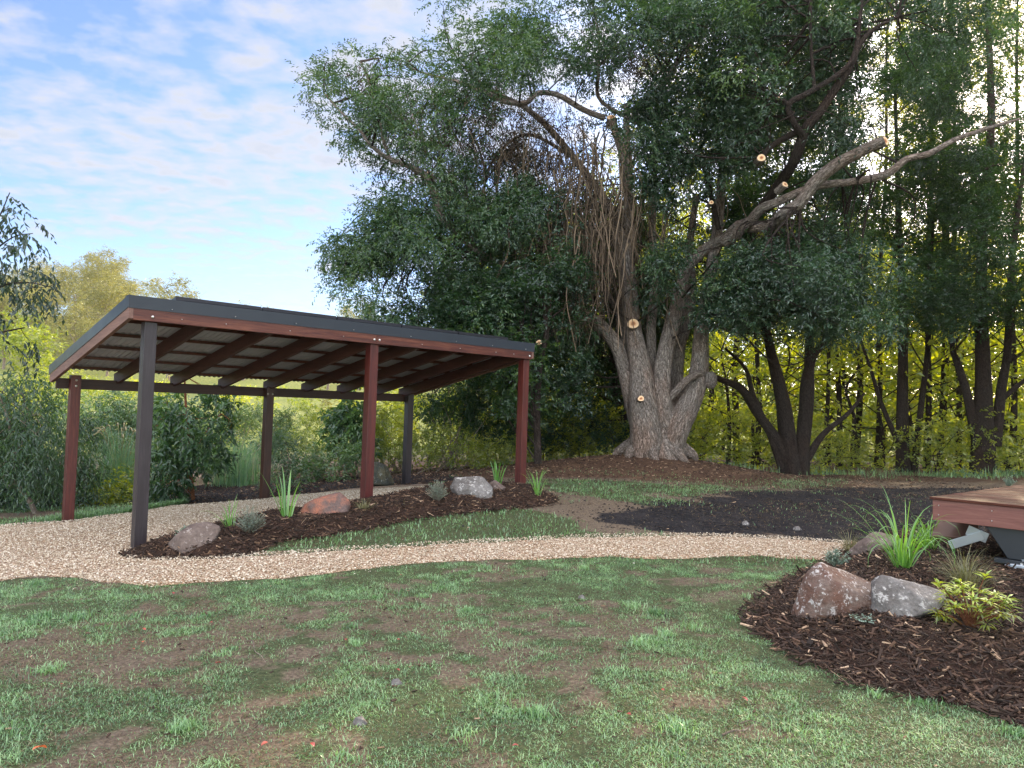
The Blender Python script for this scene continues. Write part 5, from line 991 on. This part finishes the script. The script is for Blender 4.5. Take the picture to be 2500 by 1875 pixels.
for i, (px, py, Y, rx, ry, lf, lb) in enumerate(((480, 1090, 19, 70, 36, 'bush', 'leafy bush between the young tree and the reeds'), (640, 1085, 24, 60, 34, 'weep', 'grey green bush left of the back middle post, deeper in the bank'), (760, 1030, 27, 60, 34, 'under', 'yellow green bush on the slope right of the round shrub'),
      (680, 1060, 30, 60, 26, 'bush', 'soft bush far down the bank behind the round shrub'), (900, 1040, 24, 50, 50, 'bush', 'tall bush filling the gap left of the back right post'), (1000, 1010, 24, 70, 60, 'under', 'olive bush in the gap right of the back right post'), (340, 1060, 22, 80, 40, 'weep', 'feathery bush behind the reed clump'), (180, 1020, 19, 70, 50, 'bush', 'bush behind the left corner post'), (60, 1040, 20, 80, 50, 'under', 'yellow green bush below the lime tree'), (1110, 1020, 26, 80, 60, 'forest', 'dark bush deep behind the small leaning tree'), (560, 1060, 28, 60, 24, 'under', 'low yellow green bush before the pasture'))):
    bush('bank_bush', [(px, py, Y, rx, ry), (px+rng.uniform(-.5, .5)*rx, py+ry*.5, Y-.6, rx*.7, ry*.6)], lb, lf, 24, .10, .045, .25, rad=(.25, .5), dens=4.5, sprl=.28, tint=(.3, .9))
for i, (px, py, Y, rx, ry) in enumerate(((560, 985, 44, 30, 22), (640, 978, 52, 24, 18), (790, 1005, 42, 36, 36), (730, 965, 60, 50, 14), (860, 975, 55, 40, 22), (330, 955, 46, 60, 22), (230, 960, 50, 40, 20), (420, 950, 60, 50, 14), (960, 975, 48, 60, 30), (1080, 980, 44, 60, 36), (1200, 985, 46, 60, 36))):
    bush('field_tree', [(px, py, Y, rx, ry)], 'rounded bushy tree on the sunlit pasture, '+['left of the back middle post', 'just right of the back middle post', 'browner and hazy near the red middle post', 'wide and low at the pasture top', 'right of the red middle post', 'behind the left rafters', 'beside the left corner post', 'far off behind the roof gap', 'behind the back right post', 'behind the small leaning tree', 'deep behind the scrub'][i], 'gum' if i == 2 else 'under', 22, .2, .1, .1, 'tree', (.5, .9), dens=.9, sprl=.5, tint=(.4, 1.))
# the hill: gum trees in the sun
HA = gtree(31, 12, 4.0, 3.5, .2, 54, 26, .24, .10, (.55, 1.0), 'bark3', 'gum', 6, .15, 18); HB = gtree(32, 10, 3.8, 2.5, .18, 48, 26, .24, .10, (.5, 1.0), 'bark3', 'gum', 6, .1, 16); HD = gtree(34, 9, 4.6, 2.5, .18, 60, 26, .22, .10, (.5, 1.0), 'bark3', 'gum', 6, .0, 18)
k = 0; r = np.random.default_rng(8)
for row, (yy, n) in enumerate(((92, 9), (99, 10), (107, 11), (115, 12), (124, 13), (134, 13), (145, 12))):
    for j in range(n):
        x = -yy*.74+yy*.78*(j+r.uniform(.2, .8))/n; 
        y = yy+r.uniform(-3, 3)
        if x > -yy*.47 and row > 0: continue
        plant('hill_tree', *((HA, HB, HD)[(k+row) % 3]), x, y, 'sunlit gum tree in the wood on the far hill', 'tree', 'gum trees on the far hill', r.uniform(.7, 1.15), r.random()*6); k += 1
P = at(235, 720, 128); z = float(H(P[0], P[1])[0]); HC = gtree(33, 21, 8.5, 11, .5, 150, 26, .3, .13, (.8, 1.5), 'bark3', 'gum', 6, .25, 20)
pe = plant('emergent_gum', *HC, P[0], P[1], 'big rounded gum tree standing above all others on the hill', 'tree', None, 1., 1.)
pe.scale = ((at(235, 660, 128)[2]-z)/21,)*3
HZ = .00018
if HZ > 0:
    hz = MB(); hz.box((-260, -25, -3.5), (200, 330, 62)); hm, hnt = mat('morning_air'); ho = hnt.nodes.new('ShaderNodeOutputMaterial'); pv = hnt.nodes.new('ShaderNodeVolumePrincipled')
    pv.inputs['Color'].default_value = (.95, .95, .92, 1); pv.inputs['Density'].default_value = HZ; pv.inputs['Anisotropy'].default_value = .35; hnt.links.new(pv.outputs[0], ho.inputs['Volume'])
    tag(hz.build('haze', hm), 'thin pale morning haze over the whole place', 'haze', kind='stuff')


# ------------------------------------------------------------------ sky and sun
SUN_AZ, SUN_EL = math.radians(42), math.radians(25)
w = bpy.data.worlds.new('World'); sc.world = w; w.use_nodes = True; nt = w.node_tree; nt.nodes.clear()
class WN(N):
    def __init__(s): s.t = nt
n = WN(); out = n.n('ShaderNodeOutputWorld'); bg = n.n('ShaderNodeBackground'); n.l(bg.outputs[0], out.inputs[0])
sky = n.n('ShaderNodeTexSky'); sky.sky_type = 'NISHITA'; sky.sun_disc = False; sky.sun_elevation = SUN_EL; sky.sun_rotation = SUN_AZ; sky.air_density = 1.; sky.dust_density = .6; sky.ozone_density = 1.6
tc = n.n('ShaderNodeTexCoord').outputs['Generated']; sp_ = n.n('ShaderNodeSeparateXYZ'); n.l(tc, sp_.inputs[0])
zz = n.math('MAXIMUM', sp_.outputs[2], .0); inv = n.math('DIVIDE', 1., n.math('ADD', zz, .10))
cb = n.n('ShaderNodeCombineXYZ'); n.l(n.math('MULTIPLY', sp_.outputs[0], inv), cb.inputs[0]); n.l(n.math('MULTIPLY', sp_.outputs[1], inv), cb.inputs[1])
uv = n.mapping(cb.outputs[0], (1., 1.15, 1.), (3.3, 1.7, 0)); 
c1 = n.noise(uv, 1.1, 3, .5); c2 = n.noise(uv, 8., 4, .52, .15); c3 = n.noise(uv, 14., 4, .6)
cf = n.math('ADD', n.math('MULTIPLY', c1, .55), n.math('ADD', n.math('MULTIPLY', c2, .75), n.math('MULTIPLY', c3, .12)))
zr = n.ramp(sp_.outputs[2], [(.05, (0, 0, 0)), (.15, (.5, .5, .5)), (.26, (1, 1, 1))]); cf = n.math('ADD', cf, n.math('MULTIPLY', n.math('SUBTRACT', zr, 1.), .22))
cm_ = n.ramp(cf, [(.58, (0, 0, 0)), (.68, (.45, .45, .45)), (.84, (1, 1, 1))])
CL = 5.0
cc = n.ramp(cf, [(.62, (CL*.84, CL*.92, CL*1.10)), (.80, (CL*.97, CL*.98, CL*1.04)), (1., (CL*.74, CL*.80, CL*.93))])
mixc = n.mix(n.math('MULTIPLY', cm_, .88), n.mix(1., sky.outputs[0], (1.3, 1.4, 1.78), 'MULTIPLY'), cc); 
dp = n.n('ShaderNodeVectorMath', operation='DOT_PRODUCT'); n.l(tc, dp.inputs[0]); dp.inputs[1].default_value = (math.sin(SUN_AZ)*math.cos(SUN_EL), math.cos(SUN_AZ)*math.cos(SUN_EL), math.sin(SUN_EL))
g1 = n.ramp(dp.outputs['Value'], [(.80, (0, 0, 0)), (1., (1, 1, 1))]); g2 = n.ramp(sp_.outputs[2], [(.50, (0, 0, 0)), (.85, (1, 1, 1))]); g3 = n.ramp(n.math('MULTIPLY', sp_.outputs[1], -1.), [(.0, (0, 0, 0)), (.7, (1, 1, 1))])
gain = n.math('ADD', n.math('MULTIPLY_ADD', g1, 3.0, 1.), n.math('ADD', n.math('MULTIPLY', g2, 3.8), n.math('MULTIPLY', g3, 3.2)))  # extra sky brightness added overhead and behind the camera to light the foreground
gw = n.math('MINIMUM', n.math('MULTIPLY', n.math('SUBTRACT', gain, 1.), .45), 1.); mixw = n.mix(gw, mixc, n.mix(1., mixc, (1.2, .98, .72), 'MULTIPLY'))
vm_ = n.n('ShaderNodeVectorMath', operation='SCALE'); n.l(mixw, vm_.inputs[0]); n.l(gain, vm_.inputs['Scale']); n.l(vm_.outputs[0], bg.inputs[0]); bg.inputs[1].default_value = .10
sd = bpy.data.lights.new('sun', 'SUN'); sd.energy = 5; sd.angle = math.radians(.5); sd.color = (1, .80, .52); so = bpy.data.objects.new('sun', sd); C.objects.link(so)
dv = Vector((math.sin(SUN_AZ)*math.cos(SUN_EL), math.cos(SUN_AZ)*math.cos(SUN_EL), math.sin(SUN_EL))); so.rotation_euler = dv.to_track_quat('Z', 'Y').to_euler()
sc.view_settings.view_transform = 'Standard'; sc.view_settings.look = 'None'; sc.view_settings.gamma = 1; sc.view_settings.exposure = .75
cy = sc.cycles; cy.max_bounces = 7; cy.diffuse_bounces = 4; cy.glossy_bounces = 2; cy.transmission_bounces = 4; cy.transparent_max_bounces = 4; cy.caustics_reflective = False; cy.caustics_refractive = False
cy.use_denoising = True
